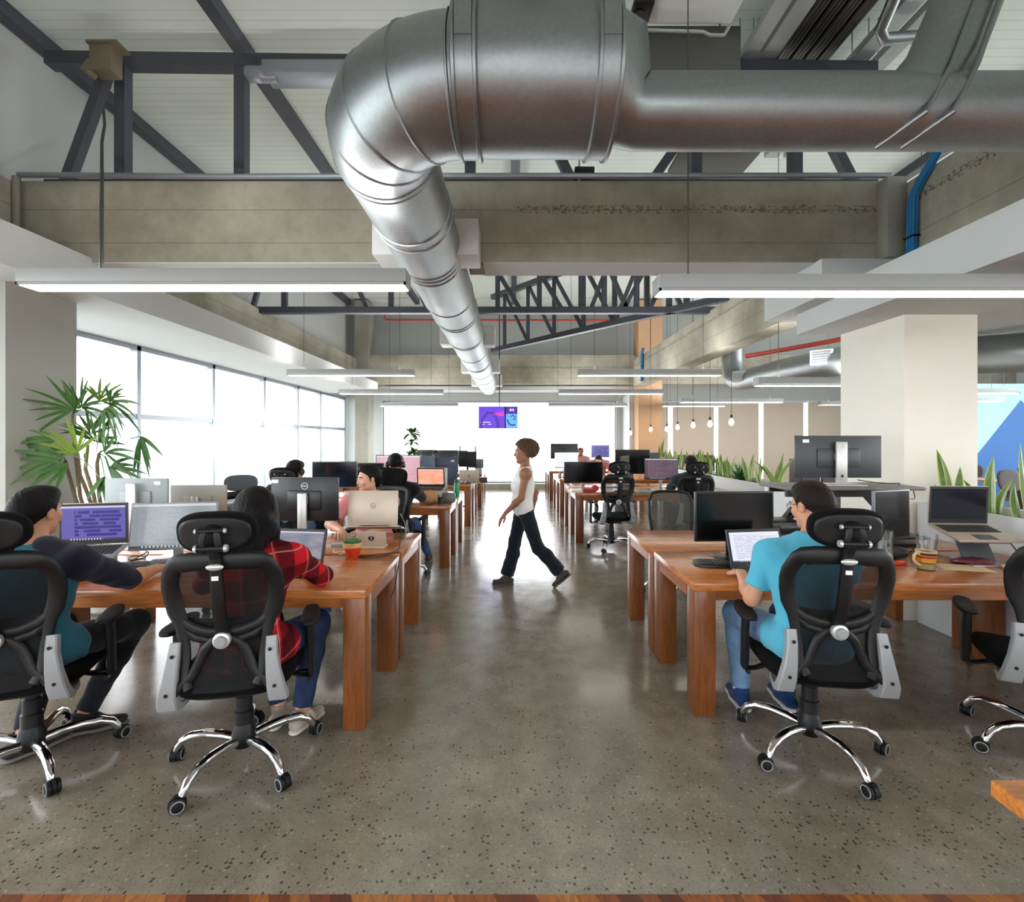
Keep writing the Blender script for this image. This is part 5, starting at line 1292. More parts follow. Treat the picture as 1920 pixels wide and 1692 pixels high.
def skin(name, c): 
    w = N(name); v = w.coord('Object'); f = w.noise(v, 22, 4)
    w.col(w.mix(f, tuple(x*.86 for x in c[:3])+(1,), tuple(min(1, x*1.1) for x in c[:3])+(1,)))
    w.b.inputs['Subsurface Weight'].default_value = .12; w.b.inputs['Subsurface Radius'].default_value = (.012, .005, .003)
    return w.set(.5, spec=.35)
def cloth(name, c, bump=.25, var=.12):
    w = N(name); v = w.coord('Object'); f = w.noise(v, 9, 4); g = w.noise(v, 420, 2)
    w.col(w.mix(f, tuple(x*(1-var) for x in c[:3])+(1,), tuple(min(1, x*(1+var)) for x in c[:3])+(1,)))
    w.bump(w.math('ADD', w.math('MULTIPLY', g, .3), f), bump, .006)
    return w.set(.9, spec=.2, sheen=.15)
def denim(name, c):
    w = N(name); v = w.coord('Object'); f = w.noise(v, 6, 5, .65); g = w.noise(w.coord('Object', (300, 300, 60)), 2, 2)
    w.col(w.mix(w.ramp(f, [(.35, 0), (.7, 1)]), tuple(x*.7 for x in c[:3])+(1,), tuple(min(1, x*1.45) for x in c[:3])+(1,)))
    w.bump(g, .25, .003); return w.set(.9, spec=.2)
def hairmat(name, c):
    w = N(name); v = w.coord('Object', (1, 1, .25)); f = w.noise(v, 95, 4, .7); g = w.noise(w.coord('Object'), 12, 3)
    w.col(w.mix(f, tuple(x*.35 for x in c[:3])+(1,), tuple(x*2.6 for x in c[:3])+(1,))); w.bump(w.math('ADD', w.math('MULTIPLY', f, 1.6), g), .7, .007)
    return w.set(.55, spec=.12)
def plaid():
    w = N('red_black_plaid'); s = w.sep(w.coord('Object'))
    # threads run with the cloth: two skewed directions
    a = w.math('ADD', w.math('MULTIPLY', s[0], .8), w.math('MULTIPLY', s[1], .62)); b = w.math('ADD', s[2], w.math('MULTIPLY', s[1], -.25))
    def band(q, per, wid, off=0.0): return w.math('LESS_THAN', w.math('FRACT', w.math('ADD', w.math('DIVIDE', q, per), off)), wid)
    c = w.mix(w.math('MULTIPLY', band(a, .15, .48), .72), srgb(182, 26, 34), srgb(20, 8, 12)); c = w.mix(w.math('MULTIPLY', band(b, .15, .48, .3), .66), c, srgb(20, 8, 12))
    c = w.mix(w.math('MULTIPLY', band(a, .15, .035, .1), .5), c, srgb(214, 150, 150)); c = w.mix(w.math('MULTIPLY', band(b, .15, .035, .42), .5), c, srgb(214, 150, 150))
    w.col(c); w.bump(w.noise(w.coord('Object'), 8, 4), .3, .01); return w.set(.9, spec=.15)
EYEW = M('eye_white', srgb(226, 222, 216), .3, var=.02); EYED = M('eye_iris', srgb(48, 30, 22), .2, var=.1)
LIP = M('lip', srgb(166, 96, 86), .5, var=.05)

def person(name, label, J, look, up=(0, 0, 1), sk=None, hair='short', hairm=None, top=None, sleeve=.5, sleevem=None, legm=None, shoem=None, shoe_dirs=None, hands=None, scale=1.0, h=.0065, sock=None, loose=.012, female=False, legs=True, extra=None, slim=1.0, cuff=None, lipstick=False, neckdrop=0, sit=True):
    """J: joints in the hall; look: where the face points; sleeve: share of the arm covered (1 = elbow, 2 = wrist)"""
    J = {k: V3(*v) for k, v in J.items()}; O = V3(J['pelvis'][0], J['pelvis'][1], 0)
    t = thing(name, label, 'person', tuple(O)); fin = h
    f = unit(look); u = np.asarray(up, float); r = unit(np.cross(f, u)); u = unit(np.cross(r, f)); HA = np.stack([r, f, u])
    hc = J['head']; s = scale
    def H(x, y, z): return hc+r*x*s+f*y*s+u*z*s
    # ---- trunk frame
    sr = unit(J['shR']-J['shL']); tu = unit(J['neck']-J['pelvis']); tf = unit(np.cross(tu, sr)); sr2 = unit(np.cross(tf, tu)); TA = np.stack([sr2, tf, tu])
    hr = unit(J['hipR']-J['hipL']); 
    if sit: pu = np.array([0, 0, 1.0]); 
    else: pu = tu
    pf = unit(np.cross(pu, hr)); PA = np.stack([unit(np.cross(pf, pu)), pf, pu])
    ch = J['chest']; pv = J['pelvis']; mid = (ch+pv)/2
    def trunk(F, g, k=.05, sg_=None):
        sg_ = g if sg_ is None else sg_
        w = slim*(.90 if female else 1)
        F.ell(pv+pf*.022, ((.165+g)*w*(1.04 if female else 1), .100+g, .125+g), PA, k)
        F.ell(mid+tf*.02, ((.142+g)*w, (.098+g)*slim, .18+g), TA, k)
        F.ell(ch+tf*.012, ((.165+g)*w, (.110+g)*slim, .175+g), TA, k)
        if female: 
            for sg in (-1, 1): F.ell(ch+sr2*sg*.065+tf*.085-tu*.02, (.058+g, .05+g, .055+g), TA, .03)
        for q in ('L', 'R'):
            F.cone(J['neck']-tu*.02, J['sh'+q], .058+sg_*.7, .058*(.9 if female else 1)+sg_, k*.8)
            F.cone(J['sh'+q], ch-tu*.02, .062+sg_*.6, .08, k)
    armr = (.050, .040, .038, .026) if not female else (.043, .035, .033, .023)
    def arm(F, q, g, upto=2.0, k=.02):
        S_, E, W = J['sh'+q], J['el'+q], J['wr'+q]
        e = S_+(E-S_)*min(1, upto); F.cone(S_, e, armr[0]+g*1.15, armr[0]+(armr[1]-armr[0])*min(1, upto)+g, k)
        if upto > 1:
            w = E+(W-E)*(upto-1); m_ = E+(W-E)*min(.35, upto-1); F.cone(E, m_, armr[1]+g, armr[2]+.003+g*.9, k); F.cone(m_, w, armr[2]+.003+g*.9, armr[2]+(armr[3]-armr[2])*(upto-1)+g*.8, k)
    def leg(F, q, g, k=.03, flare=0, end=1.0):
        Hh, K, A = J['hip'+q], J['kn'+q], J['an'+q]
        F.cone(Hh, K, .088*slim+g, .057+g, k); A2 = K+(A-K)*end; c = K+(A-K)*.35; back = unit(np.cross(hr, unit(A-K)))*-.012
        F.cone(K, c+back, .056+g, .052+g+flare*.3, k); F.cone(c+back, A2, .052+g+flare*.3, .036+g+flare, k)
    def hand(F, q, d, n, curl, thumb):
        W = J['wr'+q]; d = unit(d); n = unit(np.asarray(n, float)-d*(d@np.asarray(n, float))); sd = np.cross(d, n)*thumb; hs = s*(.92 if female else 1)
        F.cone(W, W+d*.03*hs, armr[3]*.95, .024*hs, .012, (n, .7))
        F.ell(W+d*.055*hs, (.037*hs, .048*hs, .015*hs), np.stack([sd, d, n]), .012)
        for i, (o_, L, b) in enumerate(((.029, .072, .95), (.010, .080, 1.0), (-.010, .074, .98), (-.028, .058, .90))):
            p = W+d*.092*hs*b+sd*o_*hs; dd = unit(d+sd*o_*3); a = curl*(.75+.13*i); rr = (.0092, .0086, .0078, .0068)
            for sg, fr in enumerate((.44, .32, .24)):
                dd = unit(dd*math.cos(a)+n*math.sin(a)) if sg or True else dd
                p2 = p+dd*L*fr*hs; F.cone(p, p2, rr[sg]*hs, rr[sg+1]*hs, .004); p = p2
        p = W+d*.028*hs+sd*.026*hs; q1 = p+(d*.55+sd*.65+n*.3)*.036*hs; q2 = q1+(d*.9+sd*.25+n*.2)*.032*hs; q3 = q2+(d*.95-sd*.05+n*.2)*.024*hs
        F.chain([p, q1, q2, q3], [.014*hs, .0115*hs, .010*hs, .008*hs], .008)
    # ---- body
    B = Flesh(); trunk(B, -.012)
    for q in ('L', 'R'): arm(B, q, -.001)
    if legs:
        for q in ('L', 'R'):
            leg(B, q, -.006)
            d = unit(shoe_dirs[q]); uv = unit(np.cross(np.cross(d, V3(0, 0, 1)), d)); B.cone(J['an'+q], J['an'+q]+d*.05-uv*.055, .032, .026, .02); B.cone(J['an'+q]+d*.05-uv*.055, J['an'+q]+d*.12-uv*.07, .024, .014, .02)
    B.cone(J['neck']-tu*.03, H(0, -.012, -.05), .054*(.86 if female else 1), .050*(.86 if female else 1), .03)
    B.ell(H(0, -.012, .035), (.073*s, .093*s, .083*s), HA, .03); B.ell(H(0, .028, -.028), (.058*s, .064*s, .086*s), HA, .03)
    B.cone(H(-.035, .02, -.068), H(0, .066, -.098), .026*s, .018*s, .025); B.cone(H(.035, .02, -.068), H(0, .066, -.098), .026*s, .018*s, .025)
    for sg in (-1, 1):
        B.ell(H(sg*.036, .062, -.030), (.022*s, .022*s, .024*s), HA, .02); B.ell(H(sg*.030, .100, .002), (.016*s, .014*s, .010*s), HA, .010, sub=True)
        ea = np.stack([unit(r*sg*.95+f*-.3), unit(f*.95+r*sg*.3), u]); B.ell(H(sg*.078, -.006, -.008), (.0085*s, .020*s, .031*s), ea, .008); B.ell(H(sg*.087, -.002, -.006), (.005*s, .010*s, .016*s), ea, .006, sub=True)
        B.cone(H(sg*.012, .086, .018), H(sg*.046, .074, .020), .007*s, .006*s, .012); B.ell(H(sg*.012, .094, -.036), (.009*s, .009*s, .007*s), HA, .008)
    B.cone(H(0, .088, .008), H(0, .106, -.032), .0085*s, .0115*s, .012)
    B.ell(H(0, .087, -.058), (.021*s, .010*s, .0052*s), HA, .006); B.ell(H(0, .086, -.067), (.018*s, .010*s, .0055*s), HA, .006)
    for q in ('L', 'R'):
        if hands and q in hands: hand(B, q, *hands[q])
    body = B.build('body', sk, t, fin, O)
    for sg in (-1, 1):
        m = MB(); m.ell(tuple(H(sg*.030, .0795, .002)-O), (.0115*s,)*3, n=12, m=8); e = m.build('eye', EYEW, t)
        m = MB(); m.ell(tuple(H(sg*.030, .0895, .002)-O), (.0045*s,)*3, n=8, m=6); m.build('iris', EYED, e)
        m = MB(); m.tube([tuple(H(sg*.014, .098, .018)-O), tuple(H(sg*.030, .097, .0235)-O), tuple(H(sg*.050, .078, .019)-O)], [.003, .0042, .002], 6); m.build('eyebrow', hairm, t)
    m = MB(); m.tube([tuple(H(-.020, .090, -.063)-O), tuple(H(-.008, .0965, -.0615)-O), tuple(H(.008, .0965, -.0615)-O), tuple(H(.020, .090, -.063)-O)], [.002, .0045, .0045, .002], 6); m.build('lips', LIP, t)
    # ---- hair
    if hair:
        Fh = Flesh(); g = {'buzz': .004, 'short': .010, 'long': .014, 'curly': .028, 'cap': .012}[hair]
        Fh.ell(H(0, -.014, .036), ((.073+g)*s, (.094+g)*s, (.083+g)*s), HA, .02)
        if hair == 'short': Fh.ell(H(.01, .035, .088), (.056*s, .054*s, .036*s), HA, .03); 
        if hair == 'curly':
            Fh.ell(H(0, -.075, .035), (.092*s, .085*s, .092*s), HA, .03); Fh.wrinkle(.009, 170)
        else: Fh.wrinkle(.0026, 230)
        Fh.cut(H(0, .076, .070 if hair in ('short', 'buzz') else .060), f*.66-u*.75)
        if hair == 'short':
            for sg in (-1, 1): Fh.cone(H(sg*.070, .016, .03), H(sg*.074, .012, -.018), .012*s, .006*s, .01)
            Fh.cone(H(0, -.075, .0), H(0, -.072, -.055), .055*s, .04*s, .03)
        if hair == 'long':
            L = Flesh(); L.ops = list(Fh.ops[:1])
            L.cone(H(0, -.040, .02), H(.015, -.070, -.20), .092*s, .094*s, .04, (f, .72)); L.cone(H(.015, -.070, -.20), H(.03, -.075, -.36), .094*s, .05*s, .04, (f, .6)); nk = J['neck']; q1 = nk-tf*.075+tu*.05; q2 = nk-tf*.135-tu*.12; L.cone(H(0, -.05, -.04), q1, .088*s, .085*s, .05, (tf, .8)); L.cone(q1, q2, .088*s, .06*s, .05, (tf, .5)); q3 = nk+(J['shR']-nk)*.34+tu*.075-tf*.03; L.cone(H(.055, -.03, -.04), q3, .048*s, .042*s, .04); L.cone(q3, q3+tf*.09-tu*.05, .040*s, .02*s, .04)
            for sg in (-1, 1): L.cone(H(sg*.062, .0, .03), H(sg*.070, .0, -.11), .028*s, .024*s, .03); L.cone(H(sg*.070, 0, -.11), H(sg*.075, .02, -.24), .024*s, .012*s, .03)
            L.wrinkle(.0016, 190); L.ell(H(0, .075, -.025), (.058*s, .075*s, .098*s), HA, .012, sub=True); Fh = L
        Fh.build('hair', hairm, t, max(h*.8, .0045), O)
    # ---- clothes
    sep_sleeve = sleevem is not None
    Sh = Flesh(); trunk(Sh, loose, .05, -.004 if sep_sleeve else None)
    if not sep_sleeve and sleeve > 0:
        for q in ('L', 'R'): arm(Sh, q, loose+.004, sleeve)
    for q in ('L', 'R'): Sh.cone(J['hip'+q], J['hip'+q]+(J['kn'+q]-J['hip'+q])*(.18 if sit else .02), .090*slim+loose, .086*slim+loose, .04)
    Sh.wrinkle(.0035, 38)
    nb = J['neck']+tu*(.022-neckdrop); Sh.cut(nb+tf*0, tu*.9+tf*.25)
    Sh.ell(J['neck']+tu*.04, (.068, .068, .075), TA, .01, sub=True)
    if sleeve == 0:
        for q, sg in (('L', -1), ('R', 1)): Sh.ell(J['sh'+q]+sr2*sg*.05, (.065, .10, .12), TA, .01, sub=True)
    if not sep_sleeve and sleeve > 0:
        for q in ('L', 'R'):
            S_, E, W = J['sh'+q], J['el'+q], J['wr'+q]
            if sleeve < 1: c = S_+(E-S_)*sleeve; d = E-S_
            else: c = E+(W-E)*(sleeve-1); d = W-E
            # trim the sleeve end flat
            Sh.ell(c+unit(d)*.062, (.09, .09, .055), np.stack([unit(np.cross(unit(d), V3(.3, .5, .8))), unit(np.cross(unit(d), np.cross(unit(d), V3(.3, .5, .8)))), unit(d)]), .006, sub=True)
    sh = Sh.build('shirt', top, t, max(h, .007), O)
    if sep_sleeve:
        for q in ('L', 'R'):
            K = Flesh(); arm(K, q, loose+.006, sleeve); K.cone(J['sh'+q]+(J['neck']-J['sh'+q])*.72, J['sh'+q], .054+loose, .064+loose, .03); K.cone(J['sh'+q], J['sh'+q]+(ch-J['sh'+q])*.3, .064+loose, .07, .03); K.wrinkle(.003, 45)
            S_, E, W = J['sh'+q], J['el'+q], J['wr'+q]; c = E+(W-E)*(sleeve-1); K.cut(c, W-E)
            K.build('sleeve', sleevem, t, max(h, .0065), O)
    if legs:
        Tr = Flesh(); Tr.ell(pv-pu*.015+pf*.02, ((.168)*slim, .108, .12), PA, .04); flare = .03 if not sit else .006
        for q in ('L', 'R'): leg(Tr, q, .008, flare=flare, end=.93)
        Tr.wrinkle(.003, 42)
        if not sit: Tr.cut(pv+pu*.12, pu)
        for q in ('L', 'R'):
            c = J['kn'+q]+(J['an'+q]-J['kn'+q])*.93; d = unit(J['an'+q]-J['kn'+q]); a = unit(np.cross(d, V3(.3, .5, .8))); Tr.ell(c+d*.075, (.10, .10, .07), np.stack([a, np.cross(d, a), d]), .005, sub=True)
        Tr.build('trousers', legm, t, max(h, .007), O)
        for q in ('L', 'R'):
            d = unit(shoe_dirs[q]); dz = V3(*d); fl = unit(V3(d[0], d[1], 0)); A = J['an'+q]
            pitch = d[2]; upv = unit(np.cross(np.cross(d, V3(0, 0, 1)), d)); sdv = np.cross(d, upv)
            Sx = Flesh(); k_ = .85 if female else 1
            b0 = A-upv*.055-d*.045; b1 = A-upv*.062+d*.06*k_; b2 = A-upv*.066+d*.15*k_
            Sx.cone(b0, b1, .038*k_, .040*k_, .02, (upv, .9)); Sx.cone(b1, b2, .040*k_, .034*k_, .02, (upv, .62)); Sx.cone(A-upv*.005-d*.012, A-upv*.04+d*.03, .043*k_, .042*k_, .02)
            Sx.cut(A-upv*.095, -upv); Sx.ell(A+upv*.04-d*.005, (.034, .036, .06), np.stack([sdv, d, upv]), .008, sub=True)
            so = Sx.build('shoe', shoem[0], t, .005 if h < .008 else h, O)
            So = Flesh(); So.cone(A-upv*.09-d*.045, A-upv*.09+d*.06*k_, .040*k_, .043*k_, .01, (upv, .35)); So.cone(A-upv*.09+d*.06*k_, A-upv*.09+d*.155*k_, .043*k_, .036*k_, .01, (upv, .35))
            So.build('sole', shoem[1], so, .006 if h < .008 else h, O)
            if sock is not None:
                m = MB(); m.tube([tuple(A+unit(J['kn'+q]-A)*.10-O), tuple(A-O)], .043, 14); m.build('sock', sock, t)
    if extra: extra(t, lambda *a: tuple(H(*a)-O), O)
    return t

SK1 = skin('tan_skin', srgb(196, 142, 112)); SK2 = skin('light_skin', srgb(214, 164, 138)); SK3 = skin('brown_skin', srgb(142, 96, 70))
HB = hairmat('black_hair', srgb(13, 11, 11)); HBR = hairmat('dark_brown_hair', srgb(24, 18, 15)); HCURL = hairmat('brown_curls', srgb(66, 48, 38))
SHOE_D = (M('dark_shoe', srgb(40, 38, 42), .6), M('dark_sole', srgb(112, 106, 98), .7)); SHOE_B = (cloth('navy_canvas', srgb(32, 58, 104)), M('white_sole', srgb(206, 206, 202), .6))
SHOE_C = (M('cream_sneaker', srgb(198, 188, 172), .7), M('cream_sole', srgb(222, 218, 208), .6)); SHOE_G = (M('grey_flat_shoe', srgb(62, 60, 60), .6), M('brown_sole', srgb(92, 84, 74), .7))
D_DARK = denim('dark_denim', srgb(36, 50, 78)); D_MID = denim('mid_denim', srgb(66, 92, 132)); D_LIGHT = denim('light_denim', srgb(100, 130, 162)); BLKTR = cloth('black_trouser_cloth', srgb(18, 20, 26)); GRYTR = denim('grey_denim', srgb(76, 86, 106))
fwd = {'L': (0, 1, 0), 'R': (0, 1, 0)}; dn = (0, 0, -1)

# seated man at the left edge
person('person', 'man at the left edge in a teal shirt with navy sleeves and black trousers',
    dict(pelvis=(-2.25, 2.20, .60), chest=(-2.25, 2.23, .86), neck=(-2.29, 2.30, 1.055), head=(-2.345, 2.37, 1.20), shR=(-2.09, 2.31, .965), shL=(-2.47, 2.20, .965),
         elR=(-2.045, 2.58, .808), wrR=(-2.125, 2.875, .787), elL=(-2.62, 2.42, .79), wrL=(-2.47, 2.70, .787), hipR=(-2.16, 2.24, .575), hipL=(-2.34, 2.20, .575),
         knR=(-2.085, 2.66, .545), knL=(-2.47, 2.62, .55), anR=(-2.27, 2.55, .105), anL=(-2.40, 2.36, .105)),
    (.02, 1, .04), sk=SK1, hair='short', hairm=HB, top=cloth('teal_jersey', srgb(44, 104, 122)), sleeve=.97, sleevem=cloth('navy_jersey', srgb(26, 26, 44)), legm=BLKTR, shoem=SHOE_D,
    shoe_dirs={'L': (.5, .86, 0), 'R': (.88, .42, 0)}, hands={'R': ((.05, 1, -.10), dn, .35, -1), 'L': ((.2, .95, -.1), dn, .4, 1)}, h=.0058)
# woman in red plaid
person('person', 'woman with long black hair in a red plaid shirt typing at the nearest left desk',
    dict(pelvis=(-1.25, 2.22, .60), chest=(-1.24, 2.27, .86), neck=(-1.28, 2.39, 1.05), head=(-1.318, 2.475, 1.185), shR=(-1.085, 2.39, .965), shL=(-1.43, 2.32, .965),
         elR=(-1.035, 2.62, .812), wrR=(-1.20, 2.80, .787), elL=(-1.60, 2.50, .81), wrL=(-1.49, 2.74, .787), hipR=(-1.15, 2.26, .575), hipL=(-1.34, 2.24, .575),
         knR=(-1.085, 2.68, .54), knL=(-1.36, 2.70, .54), anR=(-1.13, 2.58, .105), anL=(-1.27, 2.62, .105)),
    (-.30, .94, -.12), sk=SK2, hair='long', hairm=HB, top=plaid(), sleeve=1.35, legm=D_DARK, shoem=SHOE_C, female=True,
    shoe_dirs={'L': (.1, 1, 0), 'R': (.35, .94, 0)}, hands={'R': ((-.45, .85, -.08), dn, .4, -1), 'L': ((.25, .95, -.08), dn, .4, 1)}, h=.0058)
# man in bright blue T-shirt with glasses
GLF = M('glasses_frame', srgb(54, 52, 92), .3)
def specs(t, H, O):
    m = MB()
    for sg in (-1, 1):
        m.tube([H(sg*(.031+.021*math.cos(a)), .104-.004*abs(math.cos(a)), .0+.016*math.sin(a)) for a in [2*math.pi*i/16 for i in range(17)]], .0018, 6)
        m.tube([H(sg*.052, .102, .006), H(sg*.076, .06, .008), H(sg*.080, -.005, .010), H(sg*.080, -.025, -.008)], .0018, 6)
    m.tube([H(-.010, .106, .004), H(0, .109, .006), H(.010, .106, .004)], .0018, 6)
    m.build('glasses', GLF, t)
person('person', 'man with glasses in a bright blue shirt and jeans at the right desk',
    dict(pelvis=(1.46, 2.31, .60), chest=(1.46, 2.36, .86), neck=(1.53, 2.45, 1.06), head=(1.578, 2.535, 1.212), shR=(1.69, 2.43, .965), shL=(1.325, 2.47, .965),
         elR=(1.79, 2.56, .79), wrR=(1.60, 2.74, .787), elL=(1.245, 2.49, .735), wrL=(1.315, 2.755, .790), hipR=(1.55, 2.34, .575), hipL=(1.37, 2.34, .575),
         knR=(1.58, 2.80, .545), knL=(1.305, 2.81, .545), anR=(1.60, 2.80, .105), anL=(1.335, 2.80, .105)),
    (-.34, .92, -.16), sk=SK1, hair='short', hairm=HBR, top=cloth('bright_blue_jersey', srgb(82, 172, 200)), sleeve=.66, legm=D_LIGHT, shoem=SHOE_B, sock=M('white_sock', srgb(222, 222, 222), .9),
    shoe_dirs={'L': (.08, 1, 0), 'R': (.05, 1, 0)}, hands={'L': ((.30, .94, -.10), dn, .45, 1), 'R': ((-.45, .88, -.08), dn, .4, -1)}, h=.0058, extra=specs)
# man in pink behind the left desks
person('person', 'dark haired man in a pink shirt behind the tall silver laptop lid, looking left',
    dict(pelvis=(-1.32, 4.64, .60), chest=(-1.34, 4.60, .86), neck=(-1.335, 4.53, 1.05), head=(-1.335, 4.46, 1.195), shR=(-1.53, 4.50, .965), shL=(-1.16, 4.60, .965),
         elR=(-1.62, 4.26, .805), wrR=(-1.43, 4.04, .787), elL=(-1.09, 4.34, .80), wrL=(-1.18, 4.08, .787), hipR=(-1.42, 4.56, .575), hipL=(-1.24, 4.62, .575),
         knR=(-1.55, 4.16, .545), knL=(-1.27, 4.16, .545), anR=(-1.56, 3.98, .105), anL=(-1.25, 4.05, .105)),
    (-.74, -.66, -.06), sk=SK2, hair='short', hairm=HB, top=cloth('pink_jersey', srgb(222, 140, 144)), sleeve=.7, legm=D_MID, shoem=SHOE_C,
    shoe_dirs={'L': (0, -1, 0), 'R': (-.1, -1, 0)}, hands={'R': ((.35, -.9, -.08), dn, .5, -1), 'L': ((-.2, -.95, -.08), dn, .45, 1)}, h=.0065)
PHONE = M('headphone_black', srgb(30, 30, 34), .4)
def headset(t, H, O):
    m = MB(); m.tube([H(.092*math.sin(a), -.01, .03+.098*math.cos(a)) for a in [R(d) for d in range(-100, 101, 20)]], .009, 8, flat=(.6, 1.4)); 
    for sg in (-1, 1): m.tube([H(sg*.078, -.005, -.005), H(sg*.085, -.005, -.005), H(sg*.105, -.005, -.005), H(sg*.110, -.005, -.005)], [.03, .036, .036, .026], 16)
    m.build('headphones', PHONE, t)
def seated(label, x, y, face, head, look, elR=None, wrR=None, ank=None, z=0, **kw):
    """a worker sitting upright; face = +1 looks down the hall, -1 looks toward the viewer"""
    s = face
    P = lambda a, b, c: (x+a*s, y+b*s, c+z)
    J = dict(pelvis=P(0, 0, .60), chest=P(0, .04, .87), neck=P(.0, .09, 1.08), head=head, shR=P(.19, .09, .99), shL=P(-.19, .09, .99), elR=elR or P(.25, .32, .80), wrR=wrR or P(.14, .56, .79), elL=P(-.25, .32, .80), wrL=P(-.14, .56, .79),
             hipR=P(.095, .03, .575), hipL=P(-.095, .03, .575), knR=P(.13, .46, .55), knL=P(-.13, .46, .55), anR=P(.14, .50, .105), anL=P(-.13, .42, .105))
    if ank: J['anR'], J['anL'] = ank
    return person('person', label, J, look, shoe_dirs={'L': (0, s, 0), 'R': (0, s, 0)}, hands={'R': ((-.2*s, .95*s, -.1), dn, .4, -1), 'L': ((.2*s, .95*s, -.1), dn, .4, 1)}, **kw)
seated('shaved headed man in a black shirt and headphones seen from behind, left second row', -1.30, 5.33, 1, (-1.325, 5.47, 1.275), (.06, 1, -.05), elR=(-1.04, 5.68, .85), wrR=(-1.0, 5.93, .79), ank=((-1.07, 6.12, .105), (-1.36, 5.9, .105)),
       sk=SK3, hair='buzz', hairm=HB, top=cloth('black_jersey', srgb(22, 22, 26)), sleeve=.75, legm=D_MID, shoem=SHOE_D, h=.008, extra=headset)
seated('person in a pale blue shirt with headphones behind the ringed logo monitor', -2.43, 5.33, 1, (-2.44, 5.40, 1.20), (.25, .96, -.2), sk=SK2, hair='short', hairm=HBR, top=cloth('pale_blue_cotton', srgb(112, 150, 190)), sleeve=.9, legm=D_DARK, shoem=SHOE_D, h=.009, extra=headset)
seated('dark haired man in a charcoal shirt at the plum code monitor, right second row', 2.50, 6.64, 1, (2.53, 6.80, 1.20), (-.2, .97, -.15), elR=(2.78, 6.95, .82), sk=SK1, hair='short', hairm=HB, top=cloth('charcoal_jersey', srgb(46, 50, 58)), sleeve=.7, legm=GRYTR, shoem=SHOE_D, h=.008)
def hat(t, H, O):
    m = MB(); m.ell(H(0, -.01, .07), (.09, .10, .07), n=16); m.ell(H(0, .0, .045), (.15, .16, .012), n=18); m.build('hat', M('tan_hat', srgb(150, 116, 98), .8), t)
seated('person behind the orange page laptop, only the top of the head showing', -1.62, 10.35, -1, (-1.62, 10.22, 1.20), (0, -1, -.3), sk=SK2, hair='short', hairm=HBR, top=cloth('grey_cotton', srgb(140, 140, 146)), sleeve=.7, legm=D_DARK, shoem=SHOE_D, h=.012)
seated('person in a tan hat and dusty pink top on the farthest right desks', 1.98, 13.95, -1, (1.98, 13.85, 1.19), (0, -1, -.2), z=0, sk=SK3, hair='short', hairm=HBR, top=cloth('dusty_pink', srgb(166, 122, 118)), sleeve=.7, legm=D_DARK, shoem=SHOE_D, h=.012, extra=hat)
seated('person with brown hair bent over the right third row behind the pale laptop lid', 2.05, 11.4, -1, (2.02, 11.2, 1.06), (-.3, -.9, -.4), sk=SK2, hair='short', hairm=HBR, top=cloth('rose_cotton', srgb(176, 120, 116)), sleeve=.7, legm=D_DARK, shoem=SHOE_D, h=.012)
# walking woman
person('person', 'woman walking left across the aisle in a white top and black trousers',
    dict(pelvis=(.125, 5.10, .87), chest=(.135, 5.10, 1.08), neck=(.14, 5.10, 1.27), head=(.132, 5.10, 1.425), shR=(.145, 5.255, 1.205), shL=(.14, 4.945, 1.205),
         elR=(.26, 5.30, .98), wrR=(.22, 5.28, .77), elL=(.095, 4.90, .965), wrL=(-.065, 4.91, .805), hipR=(.12, 5.19, .84), hipL=(.13, 5.01, .84),
         knR=(.03, 5.18, .455), knL=(.27, 5.03, .42), anR=(-.055, 5.16, .098), anL=(.50, 5.04, .17)),
    (-1, 0, -.03), sk=SK3, hair='curly', hairm=HCURL, top=cloth('white_cotton', srgb(226, 224, 220)), sleeve=0, legm=cloth('black_wide_trouser', srgb(24, 30, 40)), shoem=SHOE_G, female=True, sit=False, slim=.9, neckdrop=.02,
    shoe_dirs={'R': (-1, 0, 0), 'L': (-.75, 0, -.62)}, hands={'L': ((-.6, 0, -.8), (.7, .3, -.5), .25, 1), 'R': ((-.15, 0, -1), (-.9, 0, 0), .3, -1)}, h=.0058)
# ------------------------------------------------------------------ plants
def leafmat(name, c1, c2, scale=14, rough=.45):
    w = N(name); v = w.coord('Object'); f = w.noise(v, scale, 4)
    w.col(w.mix(f, c1, c2)); w.b.inputs['Transmission Weight'].default_value = 0
    return w.set(rough, spec=.4)
PALM = leafmat('palm_green', srgb(36, 76, 40), srgb(88, 132, 58)); PALMY = leafmat('palm_yellow_green', srgb(98, 138, 40), srgb(146, 170, 60))
STEM = leafmat('palm_stem', srgb(98, 84, 66), srgb(150, 132, 104), 40, .8)
SNK = leafmat('snake_leaf_green', srgb(58, 98, 44), srgb(132, 160, 80), 26); SNKE = leafmat('snake_leaf_margin', srgb(178, 180, 84), srgb(206, 200, 112))
FERN = leafmat('fern_green', srgb(40, 96, 48), srgb(84, 140, 70)); POTW = M('white_ceramic', srgb(214, 212, 206), .35, var=.03)
rnd = random.Random(11)
def fan(m, c, d, ln, n=9, spread=150, w=.03, droop=.25, up=(0, -1, 0)):
    """hand shaped palm leaf: fingers spreading from c about direction d"""
    d = Vector(d).normalized(); u = Vector(up); u = (u-d*u.dot(d)).normalized(); s = d.cross(u)
    for k in range(n):
        a = R(-spread/2+spread*k/(n-1)+rnd.uniform(-4, 4)); dd = d*math.cos(a)+s*math.sin(a)+u*rnd.uniform(-.12, .28)
        m.leaf(c, dd, u, ln*rnd.uniform(.85, 1.15)*(1-.18*abs(a)/R(spread/2))*1.1, w*.9, droop*rnd.uniform(.6, 1.3), 6, .25, peak=.4)
